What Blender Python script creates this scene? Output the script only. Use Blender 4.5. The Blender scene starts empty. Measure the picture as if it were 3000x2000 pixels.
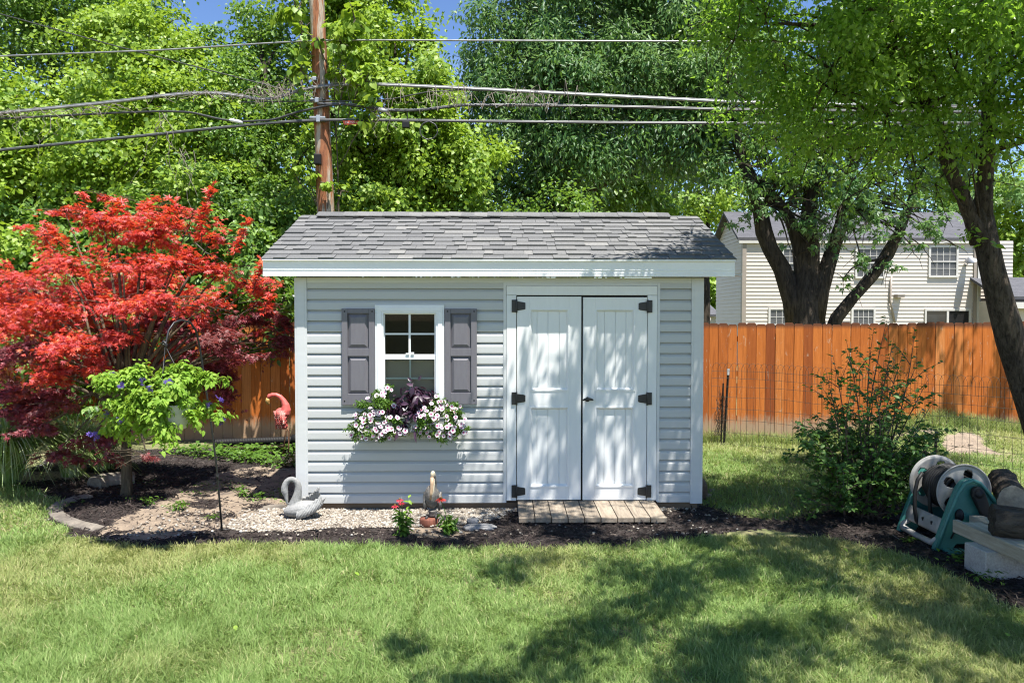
import bpy, bmesh, math
import numpy as np
from mathutils import Vector, Matrix

# ------------------------------------------------------------------ basics
SC = bpy.context.scene
COL = SC.collection
rng = np.random.default_rng(7)
PI = math.pi

# surveyed camera (position in metres, shed front wall is the plane y=0, x 0..3.66)
CAM = np.array([1.8444, -6.8749, 1.7514]); YAW, PITCH, ROLL, FPX = 0.0139, -0.031, 0.0005, 2219.5
_f = np.array([math.sin(YAW)*math.cos(PITCH), math.cos(YAW)*math.cos(PITCH), math.sin(PITCH)])
_r = np.array([math.cos(YAW), -math.sin(YAW), 0.0]); _u = np.cross(_r, _f)
_r, _u = math.cos(ROLL)*_r+math.sin(ROLL)*_u, -math.sin(ROLL)*_r+math.cos(ROLL)*_u

def ray(px, py): return _f+_r*((px-1500)/FPX)+_u*((1000-py)/FPX)
def at(px, py, y):
    d = ray(px, py); return CAM+d*((y-CAM[1])/d[1])
def gr(px, py, z=0.0):
    d = ray(px, py); return CAM+d*((z-CAM[2])/d[2])
def wx(px, py=1150, y=0.0): return float(at(px, py, y)[0])
def wz(py, px=1460, y=0.0): return float(at(px, py, y)[2])

def nrm(a): return a/np.maximum(np.linalg.norm(a, axis=-1, keepdims=True), 1e-9)

# smooth value noise in 2D
_tab = np.random.default_rng(3).random((256, 256))
def vnoise(x, y):
    x = np.asarray(x, float); y = np.asarray(y, float)
    xi = np.floor(x).astype(int); yi = np.floor(y).astype(int); fx = x-xi; fy = y-yi
    fx = fx*fx*(3-2*fx); fy = fy*fy*(3-2*fy)
    g = lambda a, b: _tab[a & 255, b & 255]
    return (g(xi, yi)*(1-fx)+g(xi+1, yi)*fx)*(1-fy)+(g(xi, yi+1)*(1-fx)+g(xi+1, yi+1)*fx)*fy
def fbm(x, y, o=3):
    s = 0; a = .5
    for i in range(o):
        s = s+a*vnoise(np.asarray(x)*2**i+17*i, np.asarray(y)*2**i+31*i); a *= .5
    return s/(1-.5**o)

# ------------------------------------------------------------------ objects
def tag(o, label=None, cat=None, group=None, kind=None):
    if label: o['label'] = label
    if cat: o['category'] = cat
    if group: o['group'] = group
    if kind: o['kind'] = kind
    return o
def thing(name, label, cat, loc=(0, 0, 0), group=None):
    o = bpy.data.objects.new(name, None); COL.objects.link(o); o.location = [float(v) for v in loc]
    o.empty_display_size = .05
    return tag(o, label, cat, group)
def put(name, me, m=None, parent=None):
    o = bpy.data.objects.new(name, me); COL.objects.link(o)
    if m is not None: me.materials.append(m)
    if parent is not None:
        o.parent = parent
        if parent.parent is None: o.matrix_parent_inverse = Matrix.Translation(-parent.location)
    return o

class MB:
    """collects shapes in world space, then becomes one mesh"""
    def __init__(s): s.v = []; s.f = []; s.a = []; s.smooth = []
    def add(s, V, F, val=0.5, sm=False):
        o = len(s.v); s.v += [tuple(map(float, p)) for p in V]; s.a += [val]*len(V)
        for f in F: s.f.append(tuple(i+o for i in f)); s.smooth.append(sm)
    def box(s, x0, x1, y0, y1, z0, z1, val=.5):
        V = [(x0,y0,z0),(x1,y0,z0),(x1,y1,z0),(x0,y1,z0),(x0,y0,z1),(x1,y0,z1),(x1,y1,z1),(x0,y1,z1)]
        s.add(V, [(0,3,2,1),(4,5,6,7),(0,1,5,4),(1,2,6,5),(2,3,7,6),(3,0,4,7)], val)
    def obox(s, c, ax, ay, az, val=.5):
        c = np.array(c, float); ax = np.array(ax, float); ay = np.array(ay, float); az = np.array(az, float)
        V = [c+i*ax+j*ay+k*az for k in (-1, 1) for j in (-1, 1) for i in (-1, 1)]
        s.add(V, [(0,2,3,1),(4,5,7,6),(0,1,5,4),(1,3,7,5),(3,2,6,7),(2,0,4,6)], val)
    def prism(s, poly, y0, y1, val=.5):
        """poly: (x,z) outline extruded along y"""
        n = len(poly); V = [(x, y0, z) for x, z in poly]+[(x, y1, z) for x, z in poly]
        F = [tuple(range(n)), tuple(range(2*n-1, n-1, -1))]+[(i, i+n, (i+1) % n+n, (i+1) % n) for i in range(n)]
        s.add(V, F, val)
    def xprism(s, poly, x0, x1, val=.5):
        n = len(poly); V = [(x0, y, z) for y, z in poly]+[(x1, y, z) for y, z in poly]
        F = [tuple(range(n-1, -1, -1)), tuple(range(n, 2*n))]+[(i, (i+1) % n, (i+1) % n+n, i+n) for i in range(n)]
        s.add(V, F, val)
    def tube(s, pts, rad, n=6, val=.5, cap=True, sm=True, wob=0):
        pts = np.array(pts, float); m = len(pts)
        rad = np.broadcast_to(np.array(rad, float), (m,)) if np.ndim(rad) < 2 else rad
        t = np.gradient(pts, axis=0) if m > 2 else np.repeat(pts[1:]-pts[:1], m, 0)
        t = nrm(t); up = np.array([0, 0, 1.0]) if abs(t[0][2]) < .9 else np.array([1.0, 0, 0])
        nn = nrm(np.cross(t[0], up)); V = []
        for i in range(m):
            nn = nrm(nn-t[i]*np.dot(nn, t[i])); b = np.cross(t[i], nn)
            for k in range(n):
                a = 2*PI*k/n; rr = rad[i]*(1+(wob*(vnoise(k*1.7+5*val, i*.8+val*9)-.5) if wob else 0))
                V.append(pts[i]+rr*(math.cos(a)*nn+math.sin(a)*b))
        F = [(i*n+k, i*n+(k+1) % n, (i+1)*n+(k+1) % n, (i+1)*n+k) for i in range(m-1) for k in range(n)]
        if cap: F += [tuple(range(n-1, -1, -1)), tuple(range((m-1)*n, m*n))]
        s.add(V, F, val, sm)
    def lathe(s, prof, c=(0, 0, 0), n=16, val=.5, ax=None):
        """prof: (radius, height) pairs round a vertical axis (or axis matrix ax)"""
        c = np.array(c, float); V = []; m = len(prof)
        A = np.eye(3) if ax is None else np.array(ax, float)
        for r, h in prof:
            for k in range(n):
                a = 2*PI*k/n; V.append(c+A@np.array([r*math.cos(a), r*math.sin(a), h]))
        F = [(i*n+k, i*n+(k+1) % n, (i+1)*n+(k+1) % n, (i+1)*n+k) for i in range(m-1) for k in range(n)]
        F += [tuple(range(n-1, -1, -1)), tuple(range((m-1)*n, m*n))]
        s.add(V, F, val, True)
    def ball(s, c, r, val=.5, n=10, m=7, sm=True):
        r = np.broadcast_to(np.array(r, float), (3,)); c = np.array(c, float); V = []
        for i in range(m+1):
            th = PI*i/m
            for k in range(n):
                a = 2*PI*k/n; V.append(c+r*np.array([math.sin(th)*math.cos(a), math.sin(th)*math.sin(a), math.cos(th)]))
        F = [(i*n+k, (i+1)*n+k, (i+1)*n+(k+1) % n, i*n+(k+1) % n) for i in range(m) for k in range(n)]
        s.add(V, F, val, sm)
    def grid(s, fn, nu, nv, val=.5, sm=True):
        V = [fn(i/nu, j/nv) for i in range(nu+1) for j in range(nv+1)]
        F = [(i*(nv+1)+j, (i+1)*(nv+1)+j, (i+1)*(nv+1)+j+1, i*(nv+1)+j+1) for i in range(nu) for j in range(nv)]
        s.add(V, F, val, sm)
    def build(s, name, m, parent=None, bevel=0, remesh=0, solid=0, segs=2):
        me = bpy.data.meshes.new(name); me.from_pydata(s.v, [], s.f)
        me.polygons.foreach_set('use_smooth', s.smooth)
        at_ = me.attributes.new('rnd', 'FLOAT', 'POINT'); at_.data.foreach_set('value', s.a)
        me.update(); o = put(name, me, m, parent)
        if remesh:
            md = o.modifiers.new('fuse', 'REMESH'); md.mode = 'VOXEL'; md.voxel_size = remesh; md.use_smooth_shade = True
            sm = o.modifiers.new('smooth', 'SMOOTH'); sm.iterations = 3; sm.factor = .5
        if solid:
            md = o.modifiers.new('solid', 'SOLIDIFY'); md.thickness = solid; md.offset = 0
        if bevel:
            md = o.modifiers.new('bevel', 'BEVEL'); md.width = bevel; md.segments = segs; md.limit_method = 'ANGLE'
            md.harden_normals = False
        return o

def mesh_np(name, V, F, m, parent=None, attrs=None, smooth=False):
    me = bpy.data.meshes.new(name); V = np.ascontiguousarray(V, np.float32); F = np.ascontiguousarray(F, np.int32)
    k = F.shape[1]
    me.vertices.add(len(V)); me.vertices.foreach_set('co', V.ravel())
    me.loops.add(F.size); me.loops.foreach_set('vertex_index', F.ravel())
    me.polygons.add(len(F)); me.polygons.foreach_set('loop_start', np.arange(0, F.size, k, dtype=np.int32))
    if smooth: me.polygons.foreach_set('use_smooth', np.ones(len(F), bool))
    for n, a in (attrs or {}).items():
        at_ = me.attributes.new(n, 'FLOAT', 'POINT'); at_.data.foreach_set('value', np.ascontiguousarray(a, np.float32))
    me.update(calc_edges=True)
    return put(name, me, m, parent)

# ------------------------------------------------------------------ materials
def _new(name):
    m = bpy.data.materials.new(name); m.use_nodes = True; nt = m.node_tree
    return m, nt, nt.nodes['Principled BSDF'], nt.nodes['Material Output']
def _ramp(nt, stops):
    n = nt.nodes.new('ShaderNodeValToRGB'); e = n.color_ramp.elements
    while len(e) < len(stops): e.new(.5)
    for el, (p, c) in zip(e, stops): el.position = p; el.color = (*c, 1)
    return n
def _noise(nt, scale, detail=4, rough=.55, vec=None, dist=0):
    n = nt.nodes.new('ShaderNodeTexNoise'); n.inputs['Scale'].default_value = scale
    n.inputs['Detail'].default_value = detail; n.inputs['Roughness'].default_value = rough
    n.inputs['Distortion'].default_value = dist
    if vec is not None: nt.links.new(vec, n.inputs['Vector'])
    return n
def _coord(nt, sc=(1, 1, 1)):
    g = nt.nodes.new('ShaderNodeNewGeometry'); mp = nt.nodes.new('ShaderNodeMapping')
    mp.inputs['Scale'].default_value = sc; nt.links.new(g.outputs['Position'], mp.inputs['Vector'])
    return mp.outputs['Vector']
def _mix(nt, a, b, f, mode='MIX'):
    n = nt.nodes.new('ShaderNodeMix'); n.data_type = 'RGBA'; n.blend_type = mode
    for s, v in ((n.inputs[6], a), (n.inputs[7], b)):
        if isinstance(v, (tuple, list)): s.default_value = (*v, 1)
        else: nt.links.new(v, s)
    if isinstance(f, (int, float)): n.inputs[0].default_value = f
    else: nt.links.new(f, n.inputs[0])
    return n.outputs[2]
def _attr(nt, name):
    n = nt.nodes.new('ShaderNodeAttribute'); n.attribute_name = name; return n.outputs['Fac']
def _bump(nt, bs, h, strength, dist):
    b = nt.nodes.new('ShaderNodeBump'); b.inputs['Strength'].default_value = strength; b.inputs['Distance'].default_value = dist
    nt.links.new(h, b.inputs['Height']); nt.links.new(b.outputs['Normal'], bs.inputs['Normal'])

def surf(name, c1, c2=None, rough=.5, scale=6, stretch=(1, 1, 1), bump=0, bdist=.003, fine=None, metal=0, spec=.5, lo=.35, hi=.65, attr=None, dirt=None):
    """two-tone procedural surface: noise between c1 and c2, optional fine speckle, per-piece tone (attr) and stains"""
    m, nt, bs, _ = _new(name); c2 = c2 or tuple(v*.8 for v in c1)
    vec = _coord(nt, stretch); n = _noise(nt, scale, 5, .6, vec)
    rp = _ramp(nt, [(lo, c1), (hi, c2)]); nt.links.new(n.outputs['Fac'], rp.inputs['Fac']); col = rp.outputs['Color']
    if fine:
        n2 = _noise(nt, fine[0], 3, .7, vec); r2 = _ramp(nt, [(.3, (1-fine[1],)*3), (.7, (1+fine[1],)*3)])
        nt.links.new(n2.outputs['Fac'], r2.inputs['Fac']); col = _mix(nt, col, r2.outputs['Color'], 1.0, 'MULTIPLY')
    if attr:
        r3 = _ramp(nt, [(0, (1-attr,)*3), (1, (1+attr,)*3)]); nt.links.new(_attr(nt, 'rnd'), r3.inputs['Fac'])
        col = _mix(nt, col, r3.outputs['Color'], 1.0, 'MULTIPLY')
    if dirt:
        nd = _noise(nt, dirt[0], 6, .65, _coord(nt, dirt[3] if len(dirt) > 3 else (1, 1, 1)), .4); rd = _ramp(nt, [(dirt[1], (0, 0, 0)), (min(.99, dirt[1]+.15), (1, 1, 1))])
        nt.links.new(nd.outputs['Fac'], rd.inputs['Fac']); col = _mix(nt, col, dirt[2], rd.outputs['Color'])
    nt.links.new(col, bs.inputs['Base Color'])
    bs.inputs['Roughness'].default_value = rough; bs.inputs['Metallic'].default_value = metal
    bs.inputs['Specular IOR Level'].default_value = spec
    if bump:
        nb = _noise(nt, (fine[0] if fine else scale*3), 5, .65, vec); _bump(nt, bs, nb.outputs['Fac'], bump, bdist)
    return m

def leafmat(name, stops, trans=(.2, .4, .03), tf=.38, rough=.45, spec=.35, alt=None, under=None):
    """leaf tissue: tone by leaf (rnd), second tone by shoot (cl), light passes through the blade"""
    m, nt, bs, out = _new(name)
    rp = _ramp(nt, stops); nt.links.new(_attr(nt, 'rnd'), rp.inputs['Fac']); col = rp.outputs['Color']
    if alt:
        r2 = _ramp(nt, [(.35, (0, 0, 0)), (.8, (1, 1, 1))]); nt.links.new(_attr(nt, 'cl'), r2.inputs['Fac'])
        mx = nt.nodes.new('ShaderNodeMath'); mx.operation = 'MULTIPLY'; mx.inputs[1].default_value = .8
        nt.links.new(r2.outputs['Color'], mx.inputs[0]); col = _mix(nt, col, alt, mx.outputs[0])
    if under:
        g = nt.nodes.new('ShaderNodeNewGeometry'); col = _mix(nt, col, under, g.outputs['Backfacing'])
    nt.links.new(col, bs.inputs['Base Color']); bs.inputs['Roughness'].default_value = rough
    bs.inputs['Specular IOR Level'].default_value = spec
    tr = nt.nodes.new('ShaderNodeBsdfTranslucent'); tc = _mix(nt, col, trans, .6); nt.links.new(tc, tr.inputs['Color'])
    mx = nt.nodes.new('ShaderNodeMixShader'); mx.inputs[0].default_value = tf
    nt.links.new(bs.outputs[0], mx.inputs[1]); nt.links.new(tr.outputs[0], mx.inputs[2]); nt.links.new(mx.outputs[0], out.inputs['Surface'])
    return m

def glassmat(name, tint=(.82, .86, .84)):
    m, nt, bs, out = _new(name)
    tr = nt.nodes.new('ShaderNodeBsdfTransparent'); tr.inputs['Color'].default_value = (*tint, 1)
    gl = nt.nodes.new('ShaderNodeBsdfGlossy'); gl.inputs['Roughness'].default_value = .02
    fr = nt.nodes.new('ShaderNodeFresnel'); fr.inputs['IOR'].default_value = 1.22
    mx = nt.nodes.new('ShaderNodeMixShader'); nt.links.new(fr.outputs[0], mx.inputs[0])
    nt.links.new(tr.outputs[0], mx.inputs[1]); nt.links.new(gl.outputs[0], mx.inputs[2]); nt.links.new(mx.outputs[0], out.inputs['Surface'])
    return m

def barkmat(name, c1, c2, sc=9, stretch=(1, 1, .18), bump=.9):
    m, nt, bs, _ = _new(name); vec = _coord(nt, stretch)
    n = _noise(nt, sc*2.2, 8, .7, vec, .6); rp = _ramp(nt, [(.32, c2), (.62, c1)]); nt.links.new(n.outputs['Fac'], rp.inputs['Fac'])
    n2 = _noise(nt, 2.2, 3, .5, _coord(nt)); r2 = _ramp(nt, [(.35, (.75, .75, .75)), (.7, (1.25, 1.2, 1.1))]); nt.links.new(n2.outputs['Fac'], r2.inputs['Fac'])
    nt.links.new(_mix(nt, rp.outputs['Color'], r2.outputs['Color'], 1.0, 'MULTIPLY'), bs.inputs['Base Color'])
    bs.inputs['Roughness'].default_value = .95; bs.inputs['Specular IOR Level'].default_value = .2
    _bump(nt, bs, n.outputs['Fac'], bump, .03); return m

M = {}
M['siding'] = surf('vinyl_siding', (.485, .495, .49), (.46, .47, .465), .45, 3, (1, 1, 14), .15, .0012, (26, .02), dirt=(2.2, .70, (.5, .51, .5)))
M['trim'] = surf('trim_vinyl', (.60, .61, .61), (.57, .58, .58), .4, 3, (1, 1, 6), .1, .001)
M['white'] = surf('white_paint', (.80, .81, .82), (.76, .77, .78), .4, 4, (1, 1, 1), .1, .001, (60, .015), dirt=(5, .72, (.66, .65, .62)))
M['door'] = surf('door_paint', (.76, .77, .765), (.73, .74, .735), .42, 5, (4, 1, .6), .12, .001, (70, .015), dirt=(4, .74, (.62, .62, .6), (1, 1, .4)))
M['shutter'] = surf('shutter_vinyl', (.155, .148, .165), (.14, .132, .15), .5, 6, (6, 1, 1), .25, .001, (60, .04))
M['black'] = surf('black_metal', (.012, .012, .013), (.02, .02, .02), .45, 20)
M['rubber'] = surf('black_plastic', (.009, .009, .010), (.016, .016, .016), .55, 14, spec=.3)
M['interior'] = surf('interior_shade', (.008, .008, .008), (.006, .006, .006), .9, 3)
M['brownpanel'] = surf('backing_board', (.52, .41, .34), (.46, .36, .30), .9, 3)
M['shadedbox'] = surf('shaded_box_paint', (.25, .26, .24), (.21, .22, .20), .5, 5)  # paint darkened: shade of the overhanging plants is put into its colour
M['glass'] = glassmat('window_glass')
M['skid'] = surf('weathered_skid', (.17, .12, .075), (.10, .07, .045), .9, 5, (.3, 1, 3), .5, .004)
M['plank'] = surf('weathered_plank', (.33, .275, .21), (.20, .16, .12), .9, 4, (9, .8, 9), .7, .004, (30, .18), attr=.2, dirt=(3, .62, (.16, .13, .10), (3, 1, 1)))
M['beam'] = surf('treated_timber', (.44, .40, .31), (.31, .27, .2), .9, 4, (9, .8, 9), .5, .003, (30, .12), attr=.1)
M['tag'] = surf('orange_tag', (.75, .10, .02), (.68, .08, .02), .4, 8)
M['metal'] = surf('galvanised', (.45, .46, .47), (.36, .37, .38), .45, 12, metal=.6)
M['cable'] = surf('cable_sheath', (.03, .03, .032), (.06, .06, .06), .4, 9)
M['strand'] = surf('steel_strand', (.34, .34, .34), (.2, .2, .2), .45, 9, (1, 1, 1), metal=.4)
M['greenplastic'] = surf('green_plastic', (.035, .15, .13), (.045, .18, .155), .45, 7, bump=.1, fine=(40, .05), dirt=(6, .66, (.16, .24, .2)))
M['greyplastic'] = surf('grey_plastic', (.31, .30, .285), (.24, .23, .215), .5, 6, bump=.1, fine=(40, .05), dirt=(7, .62, (.22, .19, .15)))
M['block'] = surf('concrete_block', (.42, .41, .39), (.34, .33, .31), .95, 8, bump=1, bdist=.006, fine=(90, .22))
M['stone'] = surf('edging_stone', (.24, .21, .17), (.11, .095, .08), .95, 5, bump=1, bdist=.012, fine=(30, .2))
M['greystone'] = surf('grey_stone', (.33, .32, .31), (.2, .2, .2), .95, 6, bump=1, bdist=.01, fine=(30, .2))
M['brownstone'] = surf('brown_stone', (.16, .11, .08), (.10, .07, .05), .9, 6, bump=.8, bdist=.01, fine=(30, .2))
M['statue'] = surf('cast_stone', (.30, .30, .295), (.20, .20, .195), .9, 9, bump=.8, bdist=.004, fine=(70, .25), dirt=(5, .62, (.13, .13, .125)))
M['pole'] = None
M['drain'] = surf('drain_pipe', (.010, .010, .010), (.014, .014, .014), .6, 9, spec=.25)
M['wire'] = surf('green_wire', (.028, .045, .03), (.05, .04, .03), .6, 20)
M['log'] = barkmat('log_bark', (.10, .085, .07), (.025, .02, .017), 8, (.3, 1.5, 1.5), 1)
M['logend'] = surf('log_end', (.34, .29, .22), (.2, .17, .13), .95, 8, bump=.6, fine=(40, .2))
M['bark_maple'] = barkmat('bark_maple', (.075, .062, .05), (.014, .012, .010))
M['bark_near'] = barkmat('bark_near', (.115, .094, .076), (.014, .011, .009), 15, (1, 1, .32), 1.0)
M['bark_red'] = barkmat('bark_redmaple', (.16, .13, .09), (.07, .055, .04), 14)
M['twig'] = surf('twig', (.11, .08, .06), (.06, .045, .035), .9, 20)
M['deadvine'] = surf('dead_vine', (.30, .26, .215), (.19, .16, .13), .9, 12)
M['pot'] = surf('basket_liner', (.62, .60, .55), (.52, .5, .45), .6, 8)

# utility pole: grey weathered skin with rust-brown stripped wood
def polemat():
    m, nt, bs, _ = _new('pole_wood'); vec = _coord(nt, (1, 1, .12))
    n = _noise(nt, 8, 6, .6, vec, .5); rp = _ramp(nt, [(.43, (.42, .35, .27)), (.5, (.33, .13, .055)), (.62, (.25, .09, .038))]); nt.links.new(n.outputs['Fac'], rp.inputs['Fac'])
    n2 = _noise(nt, 45, 4, .7, vec); r2 = _ramp(nt, [(.35, (.35, .35, .35)), (.55, (1.1, 1.1, 1.1))]); nt.links.new(n2.outputs['Fac'], r2.inputs['Fac'])
    nt.links.new(_mix(nt, rp.outputs['Color'], r2.outputs['Color'], .8, 'MULTIPLY'), bs.inputs['Base Color'])
    bs.inputs['Roughness'].default_value = .9; _bump(nt, bs, n2.outputs['Fac'], .8, .012); return m
M['pole'] = polemat()

def fencemat():
    m, nt, bs, _ = _new('stained_cedar'); vec = _coord(nt, (14, 1, .7))
    r0 = _ramp(nt, [(0, (.27, .07, .018)), (.35, (.42, .12, .024)), (.7, (.51, .155, .032)), (1, (.55, .205, .06))]); nt.links.new(_attr(nt, 'rnd'), r0.inputs['Fac'])
    n = _noise(nt, 3, 6, .65, vec, .8); r1 = _ramp(nt, [(.3, (.72, .66, .6)), (.6, (1.08, 1.08, 1.08))]); nt.links.new(n.outputs['Fac'], r1.inputs['Fac'])
    col = _mix(nt, r0.outputs['Color'], r1.outputs['Color'], 1, 'MULTIPLY')
    # pale worn flecks and patches, and bleached feet of the boards
    n2 = _noise(nt, 5.5, 7, .72, _coord(nt, (3, 1, .8)), 1.2); r2 = _ramp(nt, [(.60, (0, 0, 0)), (.72, (1, 1, 1))]); nt.links.new(n2.outputs['Fac'], r2.inputs['Fac'])
    col = _mix(nt, col, (.50, .35, .24), r2.outputs['Color'])
    w = nt.nodes.new('ShaderNodeTexVoronoi'); w.inputs['Scale'].default_value = 3.2; nt.links.new(_coord(nt, (2.2, 1, 1)), w.inputs['Vector'])
    rk = _ramp(nt, [(.03, (1, 1, 1)), (.075, (0, 0, 0))]); nt.links.new(w.outputs['Distance'], rk.inputs['Fac'])
    col = _mix(nt, col, (.22, .075, .025), rk.outputs['Color'])
    sp = nt.nodes.new('ShaderNodeSeparateXYZ'); g = nt.nodes.new('ShaderNodeNewGeometry'); nt.links.new(g.outputs['Position'], sp.inputs[0])
    add = nt.nodes.new('ShaderNodeMath'); add.operation = 'MULTIPLY_ADD'; add.inputs[1].default_value = -.42; nt.links.new(n2.outputs['Fac'], add.inputs[0]); nt.links.new(sp.outputs['Z'], add.inputs[2])
    rb = _ramp(nt, [(0, (.85, .85, .85)), (.16, (0, 0, 0))]); nt.links.new(add.outputs[0], rb.inputs['Fac'])
    col = _mix(nt, col, (.36, .27, .18), rb.outputs['Color'])
    rt = _ramp(nt, [(.795, (0, 0, 0)), (.825, (1, 1, 1))]); hm = nt.nodes.new('ShaderNodeMath'); hm.operation = 'MULTIPLY'; hm.inputs[1].default_value = .5
    nt.links.new(sp.outputs['Z'], hm.inputs[0]); nt.links.new(hm.outputs[0], rt.inputs['Fac']); col = _mix(nt, col, (.13, .05, .025), rt.outputs['Color'])
    nt.links.new(col, bs.inputs['Base Color']); bs.inputs['Roughness'].default_value = .85; bs.inputs['Specular IOR Level'].default_value = .2
    _bump(nt, bs, n.outputs['Fac'], .35, .004); return m
M['fence'] = fencemat()

def shinglemat():
    m, nt, bs, _ = _new('asphalt_shingle')
    r0 = _ramp(nt, [(0, (.085, .085, .088)), (.5, (.138, .138, .137)), (1, (.20, .196, .186))]); nt.links.new(_attr(nt, 'rnd'), r0.inputs['Fac'])
    n = _noise(nt, 160, 2, .8, _coord(nt)); r1 = _ramp(nt, [(.3, (.55, .55, .55)), (.7, (1.5, 1.5, 1.5))]); nt.links.new(n.outputs['Fac'], r1.inputs['Fac'])
    nt.links.new(_mix(nt, r0.outputs['Color'], r1.outputs['Color'], 1, 'MULTIPLY'), bs.inputs['Base Color'])
    bs.inputs['Roughness'].default_value = .95; bs.inputs['Specular IOR Level'].default_value = .25
    _bump(nt, bs, n.outputs['Fac'], .6, .003); return m
M['shingle'] = shinglemat()
M['houseroof'] = surf('house_shingle', (.10, .10, .11), (.07, .07, .078), .95, 2, (1, 1, 8), .5, .01, (14, .3))
M['housesiding'] = surf('house_siding', (.60, .545, .485), (.56, .505, .445), .5, 2, (1, 1, 5), dirt=(1.2, .7, (.5, .45, .4)))
M['housetrim'] = surf('house_trim', (.62, .60, .57), (.56, .54, .51), .5, 3)
M['housebrowntrim'] = surf('house_corner_trim', (.34, .29, .25), (.3, .26, .22), .5, 3)
M['houseglass'] = surf('house_glass', (.035, .04, .045), (.02, .022, .025), .06, 2)
M['blind'] = surf('blind', (.13, .13, .135), (.06, .06, .065), .3, 2, (1, 1, 30))

# grounds
M['lawn'] = surf('lawn_soil', (.15, .17, .06), (.20, .18, .09), .95, 5, bump=.6, bdist=.02, fine=(50, .35), dirt=(1.1, .6, (.27, .22, .13)))
M['mulch'] = surf('mulch_soil', (.022, .017, .015), (.045, .035, .03), .95, 14, bump=1, bdist=.02, fine=(55, .4))
M['soil'] = surf('bare_soil', (.30, .235, .17), (.20, .155, .115), .95, 7, bump=1, bdist=.015, fine=(60, .3), dirt=(5, .55, (.085, .07, .06)))
M['gravelbase'] = surf('gravel_base', (.13, .11, .085), (.07, .055, .045), .95, 30, bump=1, bdist=.02, fine=(70, .4))

def attrmat(name, stops, rough=.9, bump=0):
    m, nt, bs, _ = _new(name); r0 = _ramp(nt, stops); nt.links.new(_attr(nt, 'rnd'), r0.inputs['Fac'])
    n = _noise(nt, 60, 4, .6, _coord(nt)); r1 = _ramp(nt, [(.3, (.8, .8, .8)), (.7, (1.15, 1.15, 1.15))]); nt.links.new(n.outputs['Fac'], r1.inputs['Fac'])
    nt.links.new(_mix(nt, r0.outputs['Color'], r1.outputs['Color'], 1, 'MULTIPLY'), bs.inputs['Base Color'])
    bs.inputs['Roughness'].default_value = rough; bs.inputs['Specular IOR Level'].default_value = .25
    if bump: _bump(nt, bs, n.outputs['Fac'], bump, .004)
    return m
M['chips'] = attrmat('bark_chips', [(0, (.012, .009, .008)), (.5, (.03, .022, .02)), (.85, (.055, .042, .038)), (1, (.13, .105, .09))])
M['pebble'] = attrmat('pebbles', [(0, (.10, .08, .065)), (.3, (.22, .185, .145)), (.75, (.35, .31, .255)), (1, (.48, .46, .42))], .85)
M['grass'] = leafmat('grass_blade', [(0, (.10, .175, .04)), (.5, (.225, .335, .10)), (.85, (.37, .45, .18)), (1, (.56, .50, .28))], (.4, .52, .12), .4, .55, .2, alt=(.34, .33, .13))

# foliage
M['leaf_lime'] = leafmat('leaf_lime', [(0, (.075, .155, .016)), (.5, (.18, .305, .036)), (1, (.36, .47, .10))], (.46, .64, .04), .36, .48, .35, alt=(.24, .355, .03))
M['leaf_green'] = leafmat('leaf_green', [(0, (.045, .105, .02)), (.5, (.11, .215, .04)), (1, (.24, .37, .09))], (.32, .52, .04), .36, .45, .4, alt=(.14, .24, .03))
M['leaf_maple'] = leafmat('leaf_maple', [(0, (.04, .105, .032)), (.5, (.075, .175, .05)), (1, (.15, .27, .09))], (.24, .44, .05), .38, .45, .35, alt=(.09, .18, .03), under=(.19, .26, .17))
M['leaf_near'] = leafmat('leaf_near', [(0, (.06, .12, .016)), (.5, (.11, .20, .024)), (1, (.20, .31, .05))], (.44, .74, .06), .5, .4, .5, alt=(.115, .23, .03))
M['leaf_shrub'] = leafmat('leaf_shrub', [(0, (.05, .11, .025)), (.5, (.085, .18, .04)), (1, (.14, .25, .06))], (.26, .46, .04), .38, .45, .35)
M['leaf_basket'] = leafmat('leaf_basket', [(0, (.14, .27, .025)), (.5, (.21, .36, .04)), (1, (.30, .43, .07))], (.42, .58, .05), .38, .55, .2)
M['leaf_weed'] = leafmat('leaf_weed', [(0, (.06, .14, .018)), (1, (.12, .22, .03))], (.2, .36, .03), .35)
M['leaf_red'] = leafmat('leaf_red', [(0, (.16, .02, .028)), (.3, (.40, .035, .045)), (.6, (.60, .05, .035)), (.9, (.72, .09, .04)), (1, (.72, .2, .05))], (.95, .14, .03), .38, .42, .45, alt=(.50, .075, .075))  # pinker alt tone puts a sky sheen into the leaf colour
M['leaf_maroon'] = leafmat('leaf_maroon', [(0, (.07, .02, .022)), (.5, (.20, .04, .055)), (.85, (.36, .07, .09)), (1, (.44, .12, .14))], (.6, .09, .08), .34, .42, .45, alt=(.17, .06, .05))  # inner leaves' own maroon, with lower crown shade put into the colour
M['leaf_purple'] = leafmat('leaf_purple', [(0, (.022, .010, .022)), (.6, (.05, .022, .045)), (1, (.085, .04, .07))], (.12, .03, .06), .2, .4, .5)
M['leaf_blade'] = leafmat('leaf_blade', [(0, (.16, .28, .06)), (.6, (.30, .42, .13)), (1, (.6, .66, .42))], (.36, .5, .1), .36, .5, .3)
M['petal_white'] = leafmat('petal_white', [(0, (.74, .62, .68)), (1, (.84, .80, .80))], (.8, .6, .7), .2, .6, .2)
M['petal_pink'] = leafmat('petal_pink', [(0, (.42, .05, .20)), (1, (.5, .09, .26))], (.5, .1, .3), .2, .6, .2)
M['petal_red'] = leafmat('petal_red', [(0, (.5, .03, .025)), (1, (.62, .06, .03))], (.6, .06, .03), .25, .5, .3)
M['petal_rose'] = leafmat('petal_rose', [(0, (.45, .015, .035)), (1, (.6, .04, .07))], (.6, .05, .08), .25, .5, .3)
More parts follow.
